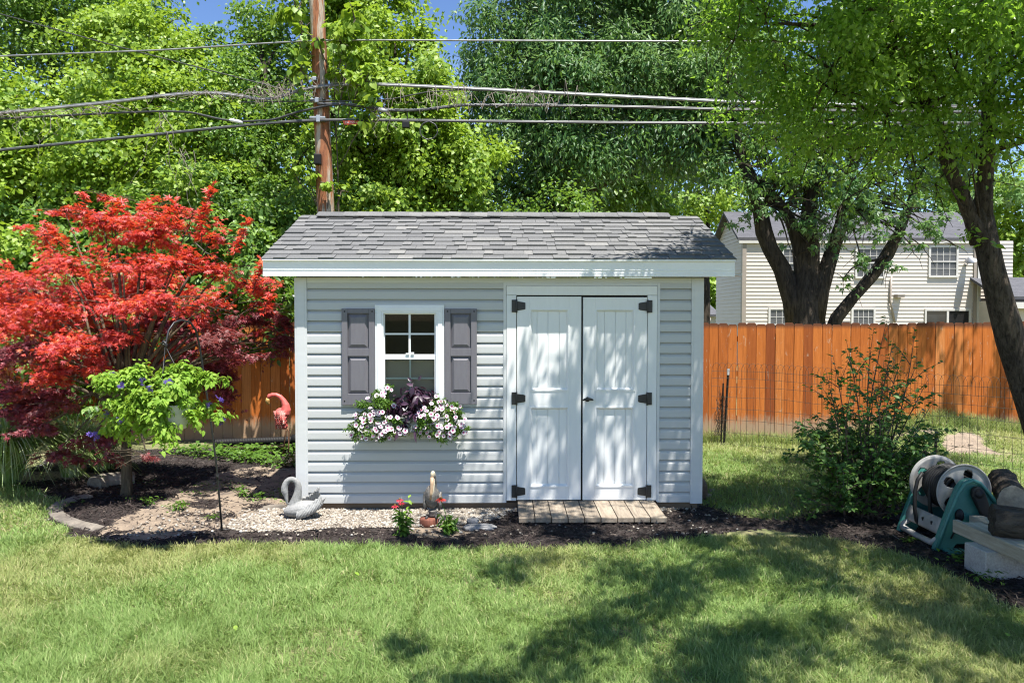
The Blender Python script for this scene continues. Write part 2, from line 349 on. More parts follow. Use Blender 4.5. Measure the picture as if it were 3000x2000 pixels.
M['petal_violet'] = leafmat('petal_violet', [(0, (.10, .06, .34)), (1, (.17, .10, .45))], (.2, .12, .5), .25, .5, .3)
M['cone'] = surf('flower_cone', (.22, .10, .02), (.12, .05, .015), .9, 60)
M['flamingo'] = surf('flamingo_paint', (.62, .14, .12), (.55, .10, .09), .5, 12, fine=(40, .15))
M['flamingo_pale'] = attrmat('flamingo_feather', [(0, (.5, .06, .06)), (.6, (.62, .15, .13)), (1, (.78, .48, .42))], .45)
M['beakyellow'] = surf('beak_yellow', (.50, .33, .10), (.4, .25, .08), .5, 20)
M['rust'] = surf('rusty_rod', (.20, .10, .05), (.14, .065, .035), .8, 30)
M['pelican_white'] = surf('pelican_head', (.70, .62, .46), (.6, .5, .34), .5, 20)
M['pelican_beak'] = surf('pelican_beak', (.55, .38, .24), (.46, .30, .18), .5, 20)
M['pelican_body'] = surf('pelican_body', (.24, .22, .19), (.10, .085, .075), .7, 24, fine=(70, .3))
M['pelican_dark'] = surf('pelican_dark', (.05, .045, .045), (.03, .028, .03), .7, 20)
M['redwood'] = surf('statue_stump', (.22, .075, .045), (.12, .04, .025), .8, 20, (2, 2, .2), .6, .004)

# ------------------------------------------------------------------ leaves
T_KITE = (np.array([(0, 0, 0), (.45, .5, .06), (1, 0, -.06), (.45, -.5, .06)]), np.array([(0, 2, 1), (0, 3, 2)]))
T_OVATE = (np.array([(0, 0, 0), (.28, .42, .05), (.62, .38, .04), (1, 0, -.1), (.62, -.38, .04), (.28, -.42, .05), (.45, 0, -.02)]),
           np.array([(0, 6, 1), (1, 6, 2), (2, 6, 3), (3, 6, 4), (4, 6, 5), (5, 6, 0)]))
def _star(lobes, w=.13):
    V = []; F = []
    for a, l in lobes:
        a = math.radians(a); d = np.array([math.cos(a), math.sin(a)]); b = np.array([-d[1], d[0]]); o = len(V)
        for q, h in ((d*0, 0), (d*l*.5+b*w, .03), (d*l, -.09), (d*l*.5-b*w, .03)): V.append((q[0], q[1], h))
        F += [(o, o+2, o+1), (o, o+3, o+2)]
    return np.array(V), np.array(F)
T_STAR = _star([(0, 1), (38, .85), (-38, .85), (82, .6), (-82, .6)])
T_STAR3 = _star([(0, 1), (48, .72), (-48, .72)], .17)
T_BLADE = (np.array([(0, .5, 0), (0, -.5, 0), (.5, .42, .1), (.5, -.42, .1), (1, 0, 0)]), np.array([(0, 1, 3), (0, 3, 2), (2, 3, 4)]))

def leaf_mesh(name, tpl, P, N, T, L, Wd, m, parent=None, rnd=None, cl=None, curl=0):
    TV, TF = tpl; n = len(P); N = nrm(N); T = nrm(T-N*np.sum(T*N, 1, keepdims=True)); B = np.cross(N, T)
    L = np.broadcast_to(L, (n,)); Wd = np.broadcast_to(Wd, (n,))
    V = P[:, None]+L[:, None, None]*(TV[None, :, 0:1]*T[:, None]+(TV[None, :, 2:3]-curl*TV[None, :, 0:1]**2)*N[:, None])+(Wd[:, None, None]*TV[None, :, 1:2])*B[:, None]
    F = (TF[None]+(np.arange(n)*len(TV))[:, None, None]).reshape(-1, 3)
    rnd = rng.random(n) if rnd is None else rnd; cl = rng.random(n) if cl is None else cl; k = len(TV)
    return mesh_np(name, V.reshape(-1, 3), F, m, parent, {'rnd': np.repeat(rnd, k), 'cl': np.repeat(cl, k)})

def sph(n, r=None):
    r = r or rng; v = r.normal(size=(n, 3)); return nrm(v)

def crown(name, blobs, n, m, parent, L=(.08, .12), asp=.7, tpl=T_KITE, sub=.38, per=9, flat=.62, up=.55, out=.45, rn=.55, droop=.5, shell=.5, zmax=None, keep=None):
    """leafy crown: blobs (x,y,z,rx,ry,rz) hold shoots, each shoot carries leaves"""
    bl = np.array(blobs, float); area = (bl[:, 3]*bl[:, 4]+bl[:, 4]*bl[:, 5]+bl[:, 3]*bl[:, 5])
    SCn = []; SR = []; SB = []; SW = []
    for b, a in zip(bl, area):
        k = max(5, int(per*a)); d = sph(k); rad = shell+(1-shell)*rng.random(k)
        SCn.append(b[:3]+d*b[3:6]*rad[:, None]); r = sub*b[3:6].mean()*(.55+.8*rng.random(k)); SR.append(np.minimum(r, .55)); SB.append(np.repeat(b[None, :3], k, 0)); SW.append(SR[-1]**2)
    SCn = np.vstack(SCn); SR = np.hstack(SR); SB = np.vstack(SB); SW = np.hstack(SW); SW = SW*(.12+1.9*rng.random(len(SW))**1.6)
    idx = rng.choice(len(SCn), n, p=SW/SW.sum())
    off = rng.normal(size=(n, 3))*.55; off /= np.maximum(1, np.linalg.norm(off, axis=1, keepdims=True)/1.3); off[:, 2] *= flat
    off[:, 2] -= .25*(off[:, 0]**2+off[:, 1]**2)
    sd_ir = nrm(SCn-SB+.7*sph(len(SCn))*np.linalg.norm(SCn-SB, axis=1, keepdims=True)); sd_ir[:, 2] -= .35
    off = off*.72+sd_ir[idx]*(rng.normal(size=(n, 1))*.55)
    P = SCn[idx]+off*SR[idx][:, None]
    cl = rng.random(len(SCn))[idx]
    if zmax is not None: k = P[:, 2] < zmax; P, idx, cl = P[k], idx[k], cl[k]
    if keep is not None: k = keep(P); P, idx, cl = P[k], idx[k], cl[k]
    n = len(P); o = nrm(P-SB[idx]); N = up*np.array([0, 0, 1.0])+out*o+rn*sph(n)
    so = P-SCn[idx]; T = nrm(so)+.8*sph(n); T[:, 2] -= droop
    Ln = rng.uniform(L[0], L[1], n)
    return leaf_mesh(name, tpl, P, N, T, Ln, Ln*asp, m, parent, cl=cl, curl=.12)

def pB(px, py, Y, r, rz=None, ry=None):
    c = at(px, py, Y); return (*c, r, ry or r, rz or r*.85)
def limb(mb, p0, p1, r0, r1, sag=.1, n=5, seg=7):
    p0 = np.array(p0, float); p1 = np.array(p1, float); d = np.linalg.norm(p1-p0); t = np.linspace(0, 1, n)[:, None]
    pts = p0+(p1-p0)*t+np.array([0, 0, 1])*sag*d*np.sin(t*PI)+rng.normal(size=(n, 3))*.03*d*np.sin(t*PI)
    mb.tube(pts, np.linspace(r0, r1, n), seg, rng.random())
def tree(name, label, blobs, n, leaf, bark, trunk=None, r0=.16, group=None, cat='tree', limbs=True, **kw):
    bl = np.array(blobs); c = bl[:, :3].mean(0)
    base = np.array([c[0], c[1]+.2, 0]) if trunk is None else np.array([trunk[0], trunk[1], 0.0])
    t = thing(name, label, cat, base, group)
    mb = MB(); topz = np.percentile(bl[:, 2], 60); top = np.array([c[0]*.6+base[0]*.4, c[1]*.6+base[1]*.4, topz])
    k = 8; tt = np.linspace(0, 1, k)[:, None]; pts = base+(top-base)*tt+rng.normal(size=(k, 3))*np.array([.08, .08, 0])*np.sin(tt*PI)
    mb.tube(pts, np.linspace(r0*1.25, r0*.12, k), 10, .5, wob=.25)
    if limbs:
        for b in bl:
            h = np.clip((b[2]-.9)/max(topz, .1), .12, .95); q = base+(top-base)*h; limb(mb, q, b[:3], r0*.42*(1.1-h*.6), .012, .05)
            for _ in range(3): limb(mb, b[:3], b[:3]+sph(1)[0]*b[3:6]*.8, .014, .005, .05, 4, 5)
    mb.build('trunk', bark, t)
    crown('crown', blobs, n, leaf, t, **kw)
    return t

# ================================================================== camera, light, sky
cam = bpy.data.cameras.new('camera'); co = bpy.data.objects.new('camera', cam); COL.objects.link(co)
cam.sensor_width = 36; cam.lens = FPX/3000*36; cam.clip_start = .05; cam.clip_end = 2000
co.matrix_world = Matrix(((_r[0], _u[0], -_f[0], CAM[0]), (_r[1], _u[1], -_f[1], CAM[1]), (_r[2], _u[2], -_f[2], CAM[2]), (0, 0, 0, 1)))
SC.camera = co
KX, KY = .17, .30                                  # ground shift of a shadow per metre of height: -KX in x, +KY in y
sd = np.array([KX, -KY, 1.0]); sd /= np.linalg.norm(sd)
sl = bpy.data.lights.new('sun', 'SUN'); sl.energy = 5.0; sl.angle = math.radians(.55); sl.color = (1, .96, .89)
so = bpy.data.objects.new('sun', sl); COL.objects.link(so)
so.rotation_euler = Vector(sd).to_track_quat('Z', 'Y').to_euler()
w = bpy.data.worlds.new('World'); SC.world = w; w.use_nodes = True; nt = w.node_tree
sk = nt.nodes.new('ShaderNodeTexSky'); sk.sky_type = 'NISHITA'; sk.sun_disc = False
sk.sun_elevation = math.asin(sd[2]); sk.sun_rotation = math.atan2(sd[0], sd[1]); sk.air_density = 1.0; sk.dust_density = .1; sk.ozone_density = 2.5
tcn = nt.nodes.new('ShaderNodeTexCoord'); mp = nt.nodes.new('ShaderNodeMapping'); mp.inputs['Scale'].default_value = (1, 1, 2.6)
nt.links.new(tcn.outputs['Generated'], mp.inputs['Vector'])
nz = _noise(nt, 2.6, 8, .6, mp.outputs['Vector'], .3); rpz = _ramp(nt, [(.52, (0, 0, 0)), (.68, (1, 1, 1))]); nt.links.new(nz.outputs['Fac'], rpz.inputs['Fac'])
sxyz = nt.nodes.new('ShaderNodeSeparateXYZ'); nt.links.new(tcn.outputs['Generated'], sxyz.inputs[0])
rlow = _ramp(nt, [(.10, (1, 1, 1)), (.34, (.0, .0, .0))]); nt.links.new(sxyz.outputs['Z'], rlow.inputs['Fac'])
mk = nt.nodes.new('ShaderNodeMath'); mk.operation = 'MULTIPLY'; nt.links.new(rpz.outputs['Color'], mk.inputs[0]); nt.links.new(rlow.outputs['Color'], mk.inputs[1])
gm = nt.nodes.new('ShaderNodeGamma'); gm.inputs['Gamma'].default_value = 1.3; nt.links.new(sk.outputs[0], gm.inputs['Color'])
sc_ = _mix(nt, gm.outputs['Color'], (.62, .60, .62), 1.0, 'MULTIPLY')
nt.links.new(_mix(nt, sc_, (9.0, 9.2, 9.5), mk.outputs[0]), nt.nodes['Background'].inputs['Color'])
nt.nodes['Background'].inputs['Strength'].default_value = .092
SC.view_settings.view_transform = 'Standard'; SC.view_settings.look = 'None'; SC.view_settings.gamma = 1; SC.view_settings.exposure = 1.15
SC.render.engine = 'CYCLES'; cy = SC.cycles
cy.max_bounces = 7; cy.diffuse_bounces = 3; cy.glossy_bounces = 2; cy.transmission_bounces = 3; cy.transparent_max_bounces = 8
cy.use_denoising = True; cy.filter_width = 1.15; cy.denoiser = 'OPENIMAGEDENOISE'; cy.sample_clamp_indirect = 6; cy.caustics_reflective = False; cy.caustics_refractive = False

# ================================================================== ground
def inpoly(poly, x, y):
    poly = np.array(poly); ins = np.zeros(np.shape(x), bool); j = len(poly)-1
    for i in range(len(poly)):
        xi, yi = poly[i]; xj, yj = poly[j]
        ins ^= ((yi > y) != (yj > y)) & (x < (xj-xi)*(y-yi)/(yj-yi+1e-12)+xi); j = i
    return ins
def gpoly(pts): return [tuple(gr(px, py)[:2]) for px, py in pts]
def H(x, y):
    x = np.asarray(x, float); y = np.asarray(y, float)
    h = .30*np.exp(-((x-8.1)/1.0)**2-((y-3.9)/.75)**2)+.10*np.exp(-((x-9.5)/.8)**2-((y-4)/.6)**2)
    return h+.018*(fbm(x*1.3, y*1.3)-.5)*np.clip((abs(y)-.2)*2, 0, 1)
BED = gpoly([(255, 1585), (420, 1612), (560, 1604), (700, 1598), (900, 1603), (1100, 1604), (1400, 1610), (1650, 1610), (1850, 1600), (2000, 1586), (2100, 1562), (2240, 1549), (2330, 1560), (2430, 1585), (2560, 1612), (2690, 1640), (2790, 1690), (2880, 1742), (2990, 1800)])
BED += [(6.9, -3.2), (9, -1.0), (9, .2), (6.2, .3)]+gpoly([(2450, 1492), (2300, 1524), (2180, 1516), (2062, 1480)])+[(3.66, .6), (3.66, 2.4), (0, 2.4)]
BED += [(-.1, 3.2), (-2.0, 3.4), (-3.9, 3.0), (-3.4, 1.2)]+gpoly([(195, 1478), (150, 1520), (190, 1560)])
GRAV = gpoly([(640, 1548), (700, 1520), (790, 1488), (880, 1470)])+[(-.02, .3), (3.7, .3)]+gpoly([(2075, 1478), (1960, 1498), (1520, 1500), (1480, 1512), (1420, 1528), (1330, 1538), (1215, 1546), (1120, 1548), (1000, 1548), (860, 1562), (740, 1566)])
SOIL = gpoly([(255, 1590), (300, 1550), (380, 1500), (480, 1465), (560, 1425), (640, 1385), (760, 1365), (880, 1360), (880, 1480), (720, 1525), (620, 1552), (520, 1575), (360, 1600)])
SOIL2 = gpoly([(1150, 1530), (1330, 1528), (1420, 1552), (1340, 1575), (1180, 1572)])
MOUND = [(7.0, 2.7), (8.6, 2.6), (8.9, 3.97), (6.9, 3.97)]
LEFTSOIL = gpoly([(0, 1418), (120, 1408), (260, 1402), (330, 1400), (330, 1385), (150, 1380), (0, 1385)])
def zone(x, y):
    """0 lawn 1 mulch 2 gravel 3 soil"""
    jx = x+.09*(fbm(x*5, y*5)-.5)+.07*(vnoise(x*19, y*19)-.5); jy = y+.09*(fbm(x*5+40, y*5)-.5)+.07*(vnoise(x*19+50, y*19)-.5)
    z = np.zeros(np.shape(x), int); z[inpoly(BED, jx, jy)] = 1
    s = z == 1
    z[s & inpoly(SOIL, jx, jy)] = 3; z[s & inpoly(SOIL2, jx, jy)] = 3
    # scattered mulch over the bare soil
    z[(z == 3) & (fbm(x*3.1, y*6)+.25*vnoise(x*23, y*23) > .80)] = 1
    z[s & inpoly(GRAV, jx+.05*(vnoise(x*7, y*7)-.5), jy)] = 2
    z[inpoly(MOUND, jx, jy) & (fbm(x*2, y*2) > .42)] = 3
    z[inpoly(LEFTSOIL, jx, jy)] = 3
    return z
X0, X1, Y0, Y1, CS = -6.0, 10.5, -4.4, 4.6, .03
nx = int(round((X1-X0)/CS)); ny = int(round((Y1-Y0)/CS))
gx = X0+CS*np.arange(nx+1); gy = Y0+CS*np.arange(ny+1); GX, GY = np.meshgrid(gx, gy, indexing='ij')
GZ = H(GX, GY)
vid = np.arange((nx+1)*(ny+1)).reshape(nx+1, ny+1)
cx = (GX[:-1, :-1]+CS/2).ravel(); cyy = (GY[:-1, :-1]+CS/2).ravel(); ZN = zone(cx, cyy)
quad = np.stack([vid[:-1, :-1].ravel(), vid[1:, :-1].ravel(), vid[1:, 1:].ravel(), vid[:-1, 1:].ravel()], 1)
GV = np.stack([GX.ravel(), GY.ravel(), GZ.ravel()], 1)
for k, (nm, m) in enumerate((('lawn', 'lawn'), ('mulch_bed', 'mulch'), ('gravel_bed', 'gravelbase'), ('bare_soil', 'soil'))):
    q = quad[ZN == k]; u, inv = np.unique(q, return_inverse=True); V = GV[u].copy()
    if k in (1, 2, 3): V[:, 2] += (fbm(V[:, 0]*9, V[:, 1]*9)-.5)*.02
    tag(mesh_np(nm, V, inv.reshape(q.shape), M[m], None, None, True), kind='structure')
mb = MB()
R = 400
for a, b, c, d in ((-R, X0, -R, R), (X1, R, -R, R), (X0, X1, -R, Y0), (X0, X1, Y1, R)): mb.add([(a, c, -.012), (b, c, -.012), (b, d, -.012), (a, d, -.012)], [(0, 1, 2, 3)])
tag(mb.build('ground', M['lawn']), kind='structure')

# grass blades ------------------------------------------------------
def scatter(n, x0, x1, y0, y1): return rng.uniform(x0, x1, n), rng.uniform(y0, y1, n)
def visible(x, y, z=0, mrg=60):
    d = np.stack([x-CAM[0], y-CAM[1], np.zeros_like(x)+z-CAM[2]], -1); zz = d@_f
    px = 1500+FPX*(d@_r)/zz; py = 1000-FPX*(d@_u)/zz
    return (zz > .3) & (px > -mrg) & (px < 3000+mrg) & (py < 2000+mrg*2)
SHED = lambda x, y: (x > -.02) & (x < 3.68) & (y > 0) & (y < 2.5)
def grass_field(n, x0, x1, y0, y1, lmin, lmax, wid):
    x, y = scatter(n, x0, x1, y0, y1); k = visible(x, y) & ~SHED(x, y) & (y < 3.98)
    x, y = x[k], y[k]; k = zone(x, y) == 0
    # thin fringe of blades creeping over the bed edge
    e = (~k) & (zone(x, y-.05) == 0) & (rng.random(len(x)) < .45); k |= e
    thin = fbm(x*1.1+9, y*1.1) ; k &= rng.random(len(x)) < np.clip(1.5-1.1*np.clip((thin-.55)*4, 0, 1), .25, 1)
    x, y = x[k], y[k]; n = len(x)
    tuft = fbm(x*4.2, y*4.2); dry = fbm(x*.9+3, y*.9+8)
    L = rng.uniform(lmin, lmax, n)*(.65+.8*tuft); az = rng.random(n)*2*PI; a2 = vnoise(x*3.3, y*3.3)*4*PI
    lean = rng.uniform(.3, 1.7, n); d = np.stack([np.cos(az)+.8*np.cos(a2), np.sin(az)+.8*np.sin(a2), np.zeros(n)], 1); d = nrm(d)
    T = d*lean[:, None]+np.array([0, 0, 1.0]); T = nrm(T); N = nrm(np.cross(np.cross(T, np.array([0, 0, 1.0])), T)+.3*sph(n))
    P = np.stack([x, y, H(x, y)-.004], 1)
    rn = np.clip(rng.normal(.42, .2, n)+.25*(tuft-.5), 0, .86); st = rng.random(n) < np.clip((dry-.42)*.9, .03, .4); rn[st] = rng.uniform(.88, 1, st.sum())
    cl = np.clip(.15+1.3*(dry-.42)+.25*rng.random(n), 0, 1)
    return P, N, T, L, np.full(n, wid)*rng.uniform(.7, 1.3, n), rn, cl
parts = [grass_field(230000, -1.6, 5.6, -3.9, -2.4, .035, .075, .0042), grass_field(190000, -3.4, 7.0, -2.4, -.9, .035, .075, .0052),
         grass_field(50000, -6, .2, -1.2, 1.9, .04, .08, .0085), grass_field(95000, 3.6, 10.4, -.6, 4.0, .04, .09, .0085)]
P, N, T, L, Wd, rn, cl = [np.concatenate(a) for a in zip(*parts)]
o = leaf_mesh('grass', T_BLADE, P, N, T, L, Wd, M['grass'], None, rn, cl, curl=.25)
tag(o, 'short mown lawn grass with straw coloured patches', 'grass', kind='stuff')
# taller unmown fringe along the back fence
x, y = scatter(9000, 3.9, 10.3, 3.5, 3.97); P = np.stack([x, y, H(x, y)], 1); n = len(x)
T = nrm(np.stack([rng.normal(0, .35, n), rng.normal(-.25, .3, n), np.ones(n)], 1)); L = rng.uniform(.06, .2, n)*(.5+fbm(x*2, y*2))
o = leaf_mesh('fringe_grass', T_BLADE, P, nrm(np.cross(T, sph(n))), T, L, np.full(n, .007), M['grass'], None, np.clip(rng.normal(.6, .2, n), 0, 1), rng.random(n), curl=.4)
tag(o, 'taller pale unmown grass along the foot of the orange fence', 'grass', kind='stuff')

# bark mulch ---------------------------------------------------------
x, y = scatter(150000, -4.5, 8.6, -2.8, 3.2); k = visible(x, y) & ~SHED(x, y); x, y = x[k], y[k]; zc = zone(x, y); k = (zc == 1) | ((zc == 3) & (rng.random(len(x)) < .07)); x, y = x[k], y[k]
k = rng.random(len(x)) < np.clip(1.3-(y+1.2)*.22, .35, 1); x, y = x[k], y[k]; n = len(x)
az = rng.random(n)*2*PI; tl = rng.normal(0, .35, n); T = np.stack([np.cos(az), np.sin(az), tl], 1); N = nrm(np.array([0, 0, 1.0])+.55*sph(n))
TCHIP = (np.array([(0, -.5, 0), (0, .5, 0), (1, .35, 0), (1, -.35, 0), (.1, 0, .12), (.9, 0, .1)]), np.array([(0, 4, 1), (1, 4, 5), (1, 5, 2), (2, 5, 3), (3, 5, 4), (3, 4, 0)]))
L = rng.uniform(.014, .055, n)*rng.choice([1, 1, 1.5], n); rr = np.clip(rng.beta(2, 3, n), 0, .86); s = rng.random(n) < .05; rr[s] = rng.uniform(.87, 1, s.sum())
o = leaf_mesh('bark_mulch', TCHIP, np.stack([x, y, H(x, y)+rng.uniform(.0, .014, n)], 1), N, T, L, rng.uniform(.004, .011, n), M['chips'], None, rr)
tag(o, 'dark shredded bark mulch spread over the garden bed', 'mulch', kind='stuff')

# pebbles ------------------------------------------------------------
bm = bmesh.new(); bmesh.ops.create_icosphere(bm, subdivisions=1, radius=1); IV = np.array([v.co[:] for v in bm.verts]); IF = np.array([[v.index for v in f.verts] for f in bm.faces]); bm.free()
def pebbles(name, x, y, size, m, label, cat, flat=.6):
    n = len(x); s = size*rng.uniform(.55, 1.35, n); az = rng.random(n)*2*PI; sx = s*rng.uniform(.8, 1.3, n); sy = s*rng.uniform(.6, 1, n); sz = s*flat*rng.uniform(.7, 1.2, n)
    J = 1+.22*rng.normal(size=(n, len(IV), 1)); V = IV[None]*J*np.stack([sx, sy, sz], 1)[:, None]
    c, q = np.cos(az)[:, None], np.sin(az)[:, None]; V = np.stack([V[..., 0]*c-V[..., 1]*q, V[..., 0]*q+V[..., 1]*c, V[..., 2]], -1)
    V += np.stack([x, y, H(x, y)+sz*.6+.006], 1)[:, None]; F = (IF[None]+(np.arange(n)*len(IV))[:, None, None]).reshape(-1, 3)
    o = mesh_np(name, V.reshape(-1, 3), F, m, None, {'rnd': np.repeat(rng.random(n), len(IV))}, False)
    return tag(o, label, cat, kind='stuff')
x, y = scatter(42000, -1.2, 3.9, -.85, .1); z = zone(x, y); k = (z == 2) | ((z == 3) & (rng.random(len(x)) < .03)) | ((z == 1) & (rng.random(len(x)) < .012)); k &= (y < .02)
pebbles('gravel', x[k], y[k], .0125, M['pebble'], 'pale cream pebble gravel strip at the foot of the shed', 'gravel')
x, y = scatter(260, -3.2, .1, -1.0, 1.6); z = zone(x, y); k = (z == 3) | (z == 1) & (rng.random(len(x)) < .15)
pebbles('loose_gravel', x[k], y[k], .009, M['pebble'], 'loose pale pebbles strewn over the bare soil', 'gravel')

# ================================================================== shed
W = 3.66; ZB, ZT = .07, 2.115; DP = 2.44
shed = thing('garden_shed', 'pale grey vinyl sided garden shed with white double doors and shingled gable roof', 'shed', (W/2, DP/2, 0))
CR = (ZT-ZB)/21
def siding_profile():
    return [(0, -.0205), (.10, -.0208), (.56, -.0195), (.70, -.0170), (1.0, .007)]     # (fraction of course, y)
def siding(mb, x0, x1, z0, z1):
    k0 = int(math.floor((z0-ZB)/CR+1e-6)); pts = []
    for k in range(k0, 22):
        for fr, y in siding_profile():
            z = ZB+CR*(k+fr)
            pts.append((y, z))
    # clip to z0..z1
    out = []
    for (ya, za), (yb, zb) in zip(pts[:-1], pts[1:]):
        if zb <= z0+1e-6 or za >= z1-1e-6: continue
        a, b = max(za, z0), min(zb, z1); f = lambda q: ya if zb-za < 1e-6 else ya+(yb-ya)*(q-za)/(zb-za)
        out += [(f(a), a), (f(b), b)]
    for (ya, za), (yb, zb) in zip(out[:-1], out[1:]):
        if abs(ya-yb)+abs(za-zb) < 1e-7: continue
        mb.add([(x0, ya, za), (x1, ya, za), (x1, yb, zb), (x0, yb, zb)], [(0, 1, 2, 3)])
    # closing ends so the wall has thickness
wl, wr = wx(1112), wx(1290); wb, wt = wz(1212), wz(906)
dl, dr, dtop = wx(1484), wx(1924), wz(837)
mb = MB()
siding(mb, .09, wl, ZB, ZT); siding(mb, wl, wr, ZB, wb); siding(mb, wl, wr, wt, ZT); siding(mb, wr, dl-.005, ZB, ZT); siding(mb, dl-.005, dr+.005, dtop, ZT); siding(mb, dr+.005, W-.09, ZB, ZT)
mb.build('front_siding', M['siding'], shed)
mb = MB()   # other walls, with lap lines
for (xa, xb) in ((0.0, .012), (W-.012, W)):
    mb.box(xa, xb, .02, DP-.02, ZB, ZT)
    sgn = -1 if xa == 0 else 1
    for k in range(21): z = ZB+CR*k; xo = xa if sgn < 0 else xb; mb.add([(xo+sgn*.014, .02, z), (xo+sgn*.014, DP, z), (xo+sgn*.001, DP, z+CR), (xo+sgn*.001, .02, z+CR)], [(0, 1, 2, 3) if sgn > 0 else (3, 2, 1, 0)])
mb.box(.0, W, DP-.012, DP, ZB, ZT)
RR = 1.198; ZE = 2.262; ZR = 2.826; OV = .162; GO = .256
for xo in (0, W-.012): mb.add([(xo, 0, ZT), (xo, DP, ZT), (xo, RR, ZR-.06), (xo+.012, 0, ZT), (xo+.012, DP, ZT), (xo+.012, RR, ZR-.06)], [(0, 2, 1), (3, 4, 5), (0, 1, 4, 3), (1, 2, 5, 4), (2, 0, 3, 5)])
mb.build('side_wall', M['siding'], shed)
mb = MB(); mb.box(.015, W-.015, .35, .36, ZB, ZT); mb.box(.015, W-.015, .02, .36, .095, .105); mb.build('shade_backing', M['interior'], shed)  # near-black sheets close behind the window, standing in for the shed's inner shade
for xa, xb in ((-.018, .092), (W-.092, W+.018)):
    mb = MB(); mb.box(xa, xb, -.03, .08, ZB-.01, ZT+.0); mb.box(xa+.02, xb-.02, -.0325, -.029, ZB-.01, ZT-.002); mb.build('corner_post', M['trim'], shed, bevel=.003)
# frieze strip, soffit and fascia
mb = MB(); mb.box(.092, W-.092, -.024, -.004, wz(829), ZT); mb.build('frieze_board', M['trim'], shed, bevel=.002)
FZ0, FZ1 = wz(810, 1460, -OV), wz(761, 1460, -OV)
mb = MB()
xs = np.arange(-GO+.02, W+GO-.02, .103)
for x in xs:
    mb.box(x, x+.094, -OV+.012, -.004, FZ0+.012, FZ0+.018); mb.box(x+.094, x+.103, -OV+.012, -.004, FZ0+.022, FZ0+.028)
mb.box(-GO+.01, W+GO-.01, -OV+.01, .0, FZ0+.030, FZ0+.040); mb.build('soffit', M['trim'], shed)
mb = MB(); mb.box(-GO, W+GO, -OV, -OV+.02, FZ0+.004, FZ1); mb.box(-GO, W+GO, -OV-.006, -OV+.03, FZ0, FZ0+.02); mb.box(-GO, W+GO, -OV-.004, -OV-.0, FZ0+.056, FZ0+.060); mb.box(-GO, 1.70, -OV-.0035, -OV, FZ0+.028, FZ0+.031); mb.box(1.70, W+GO, -OV-.0035, -OV, FZ0+.030, FZ0+.033)
mb.box(-GO, W+GO, -OV-.022, -OV+.01, FZ1-.012, FZ1+.002)
mb.build('fascia', M['white'], shed, bevel=.0015)
SLP = np.array([0, RR+OV+.02, ZR-ZE]); SLEN = np.linalg.norm(SLP); SD = SLP/SLEN; SN = np.array([0, -SD[2], SD[1]])
mb = MB()
for xo in (-GO, W+GO-.02):   # rake boards front and back slopes
    a = np.array([xo, -OV, ZE-.015])
    for sgn in (1, -1):
        mb = MB()
        pts = [(-OV+.032 if sgn > 0 else 2*RR+OV, ZE-.005), (RR-sgn*.001, ZR-.02), (RR-sgn*.001, ZR-.16), (-OV+.032 if sgn > 0 else 2*RR+OV, FZ0+.01)]
        mb.xprism(pts if sgn > 0 else pts[::-1], xo+(.003 if sgn < 0 else 0), xo+.02+(.003 if sgn < 0 else 0)); mb.build('rake_board', M['white'], shed)
# shingles: courses of separate tabs, doubled teeth at random
roof = MB(); NC = 11; EXP = SLEN/NC
e0 = np.array([0, -OV-.02, ZE])
def tab(mb, x0, x1, s0, s1, lift, thick, val, back=False):
    y = lambda s, h: e0+SD*s+SN*h
    P = [y(s0, lift+.004), y(s1, .001+lift*.35), y(s1, .001+lift*.35-thick), y(s0, lift+.004-thick)]
    if back: P = [np.array([0, 2*RR-p[1], p[2]]) for p in P]
    V = [(x0, p[1], p[2]) for p in P]+[(x1, p[1], p[2]) for p in P]
    F = [(0, 4, 5, 1), (0, 3, 7, 4), (3, 2, 6, 7), (0, 1, 2, 3), (4, 7, 6, 5)]
    mb.add(V, F if not back else [f[::-1] for f in F], val)
for back in (False, True):
    for k in range(NC):
        x = -GO-.012-rng.random()*.1; tooth = rng.random() < .5
        while x < W+GO+.012:
            wdt = rng.choice([.08, .11, .14, .18, .22, .28])*(1 if not back else 2); x1 = min(x+wdt, W+GO+.012); xa = max(x, -GO-.012)
            if x1-xa > .01:
                v = np.clip(rng.normal(.52, .10), 0, 1); v = v if rng.random() > .10 else np.clip(v+rng.choice([-.15, .28]), 0, 1)
                tab(roof, xa+.0012, x1-.0012, k*EXP-(.006 if k else 0), (k+1)*EXP+.01, .008+(.007 if tooth else 0)+rng.random()*.001, .006+(.006 if tooth else 0), v, back)
            x += wdt; tooth = not tooth if rng.random() < .85 else tooth
    mb_ = roof
    a, b = e0+SN*-.004, e0+SD*SLEN+SN*-.004
    if back: a, b = np.array([0, 2*RR-a[1], a[2]]), np.array([0, 2*RR-b[1], b[2]])
    q = [(-GO-.01, a[1], a[2]), (W+GO+.01, a[1], a[2]), (W+GO+.01, b[1], b[2]), (-GO-.01, b[1], b[2])]
    roof.add(q, [(0, 1, 2, 3) if not back else (3, 2, 1, 0)], .2)
ro = roof.build('roof', M['shingle'], shed)
rx0, rx1 = float(at(934, 626, RR)[0]), float(at(1958, 630, RR)[0])
mb = MB(); mb.xprism([(RR-.11, ZR-.045), (RR, ZR+.012), (RR+.11, ZR-.045), (RR+.11, ZR-.014), (RR, ZR+.035), (RR-.11, ZR-.014)], rx0+.01, rx1-.004); vent = mb.build('ridge_vent', M['rubber'], ro)
mb = MB(); x = rx0; cwid = (rx1-rx0)/27
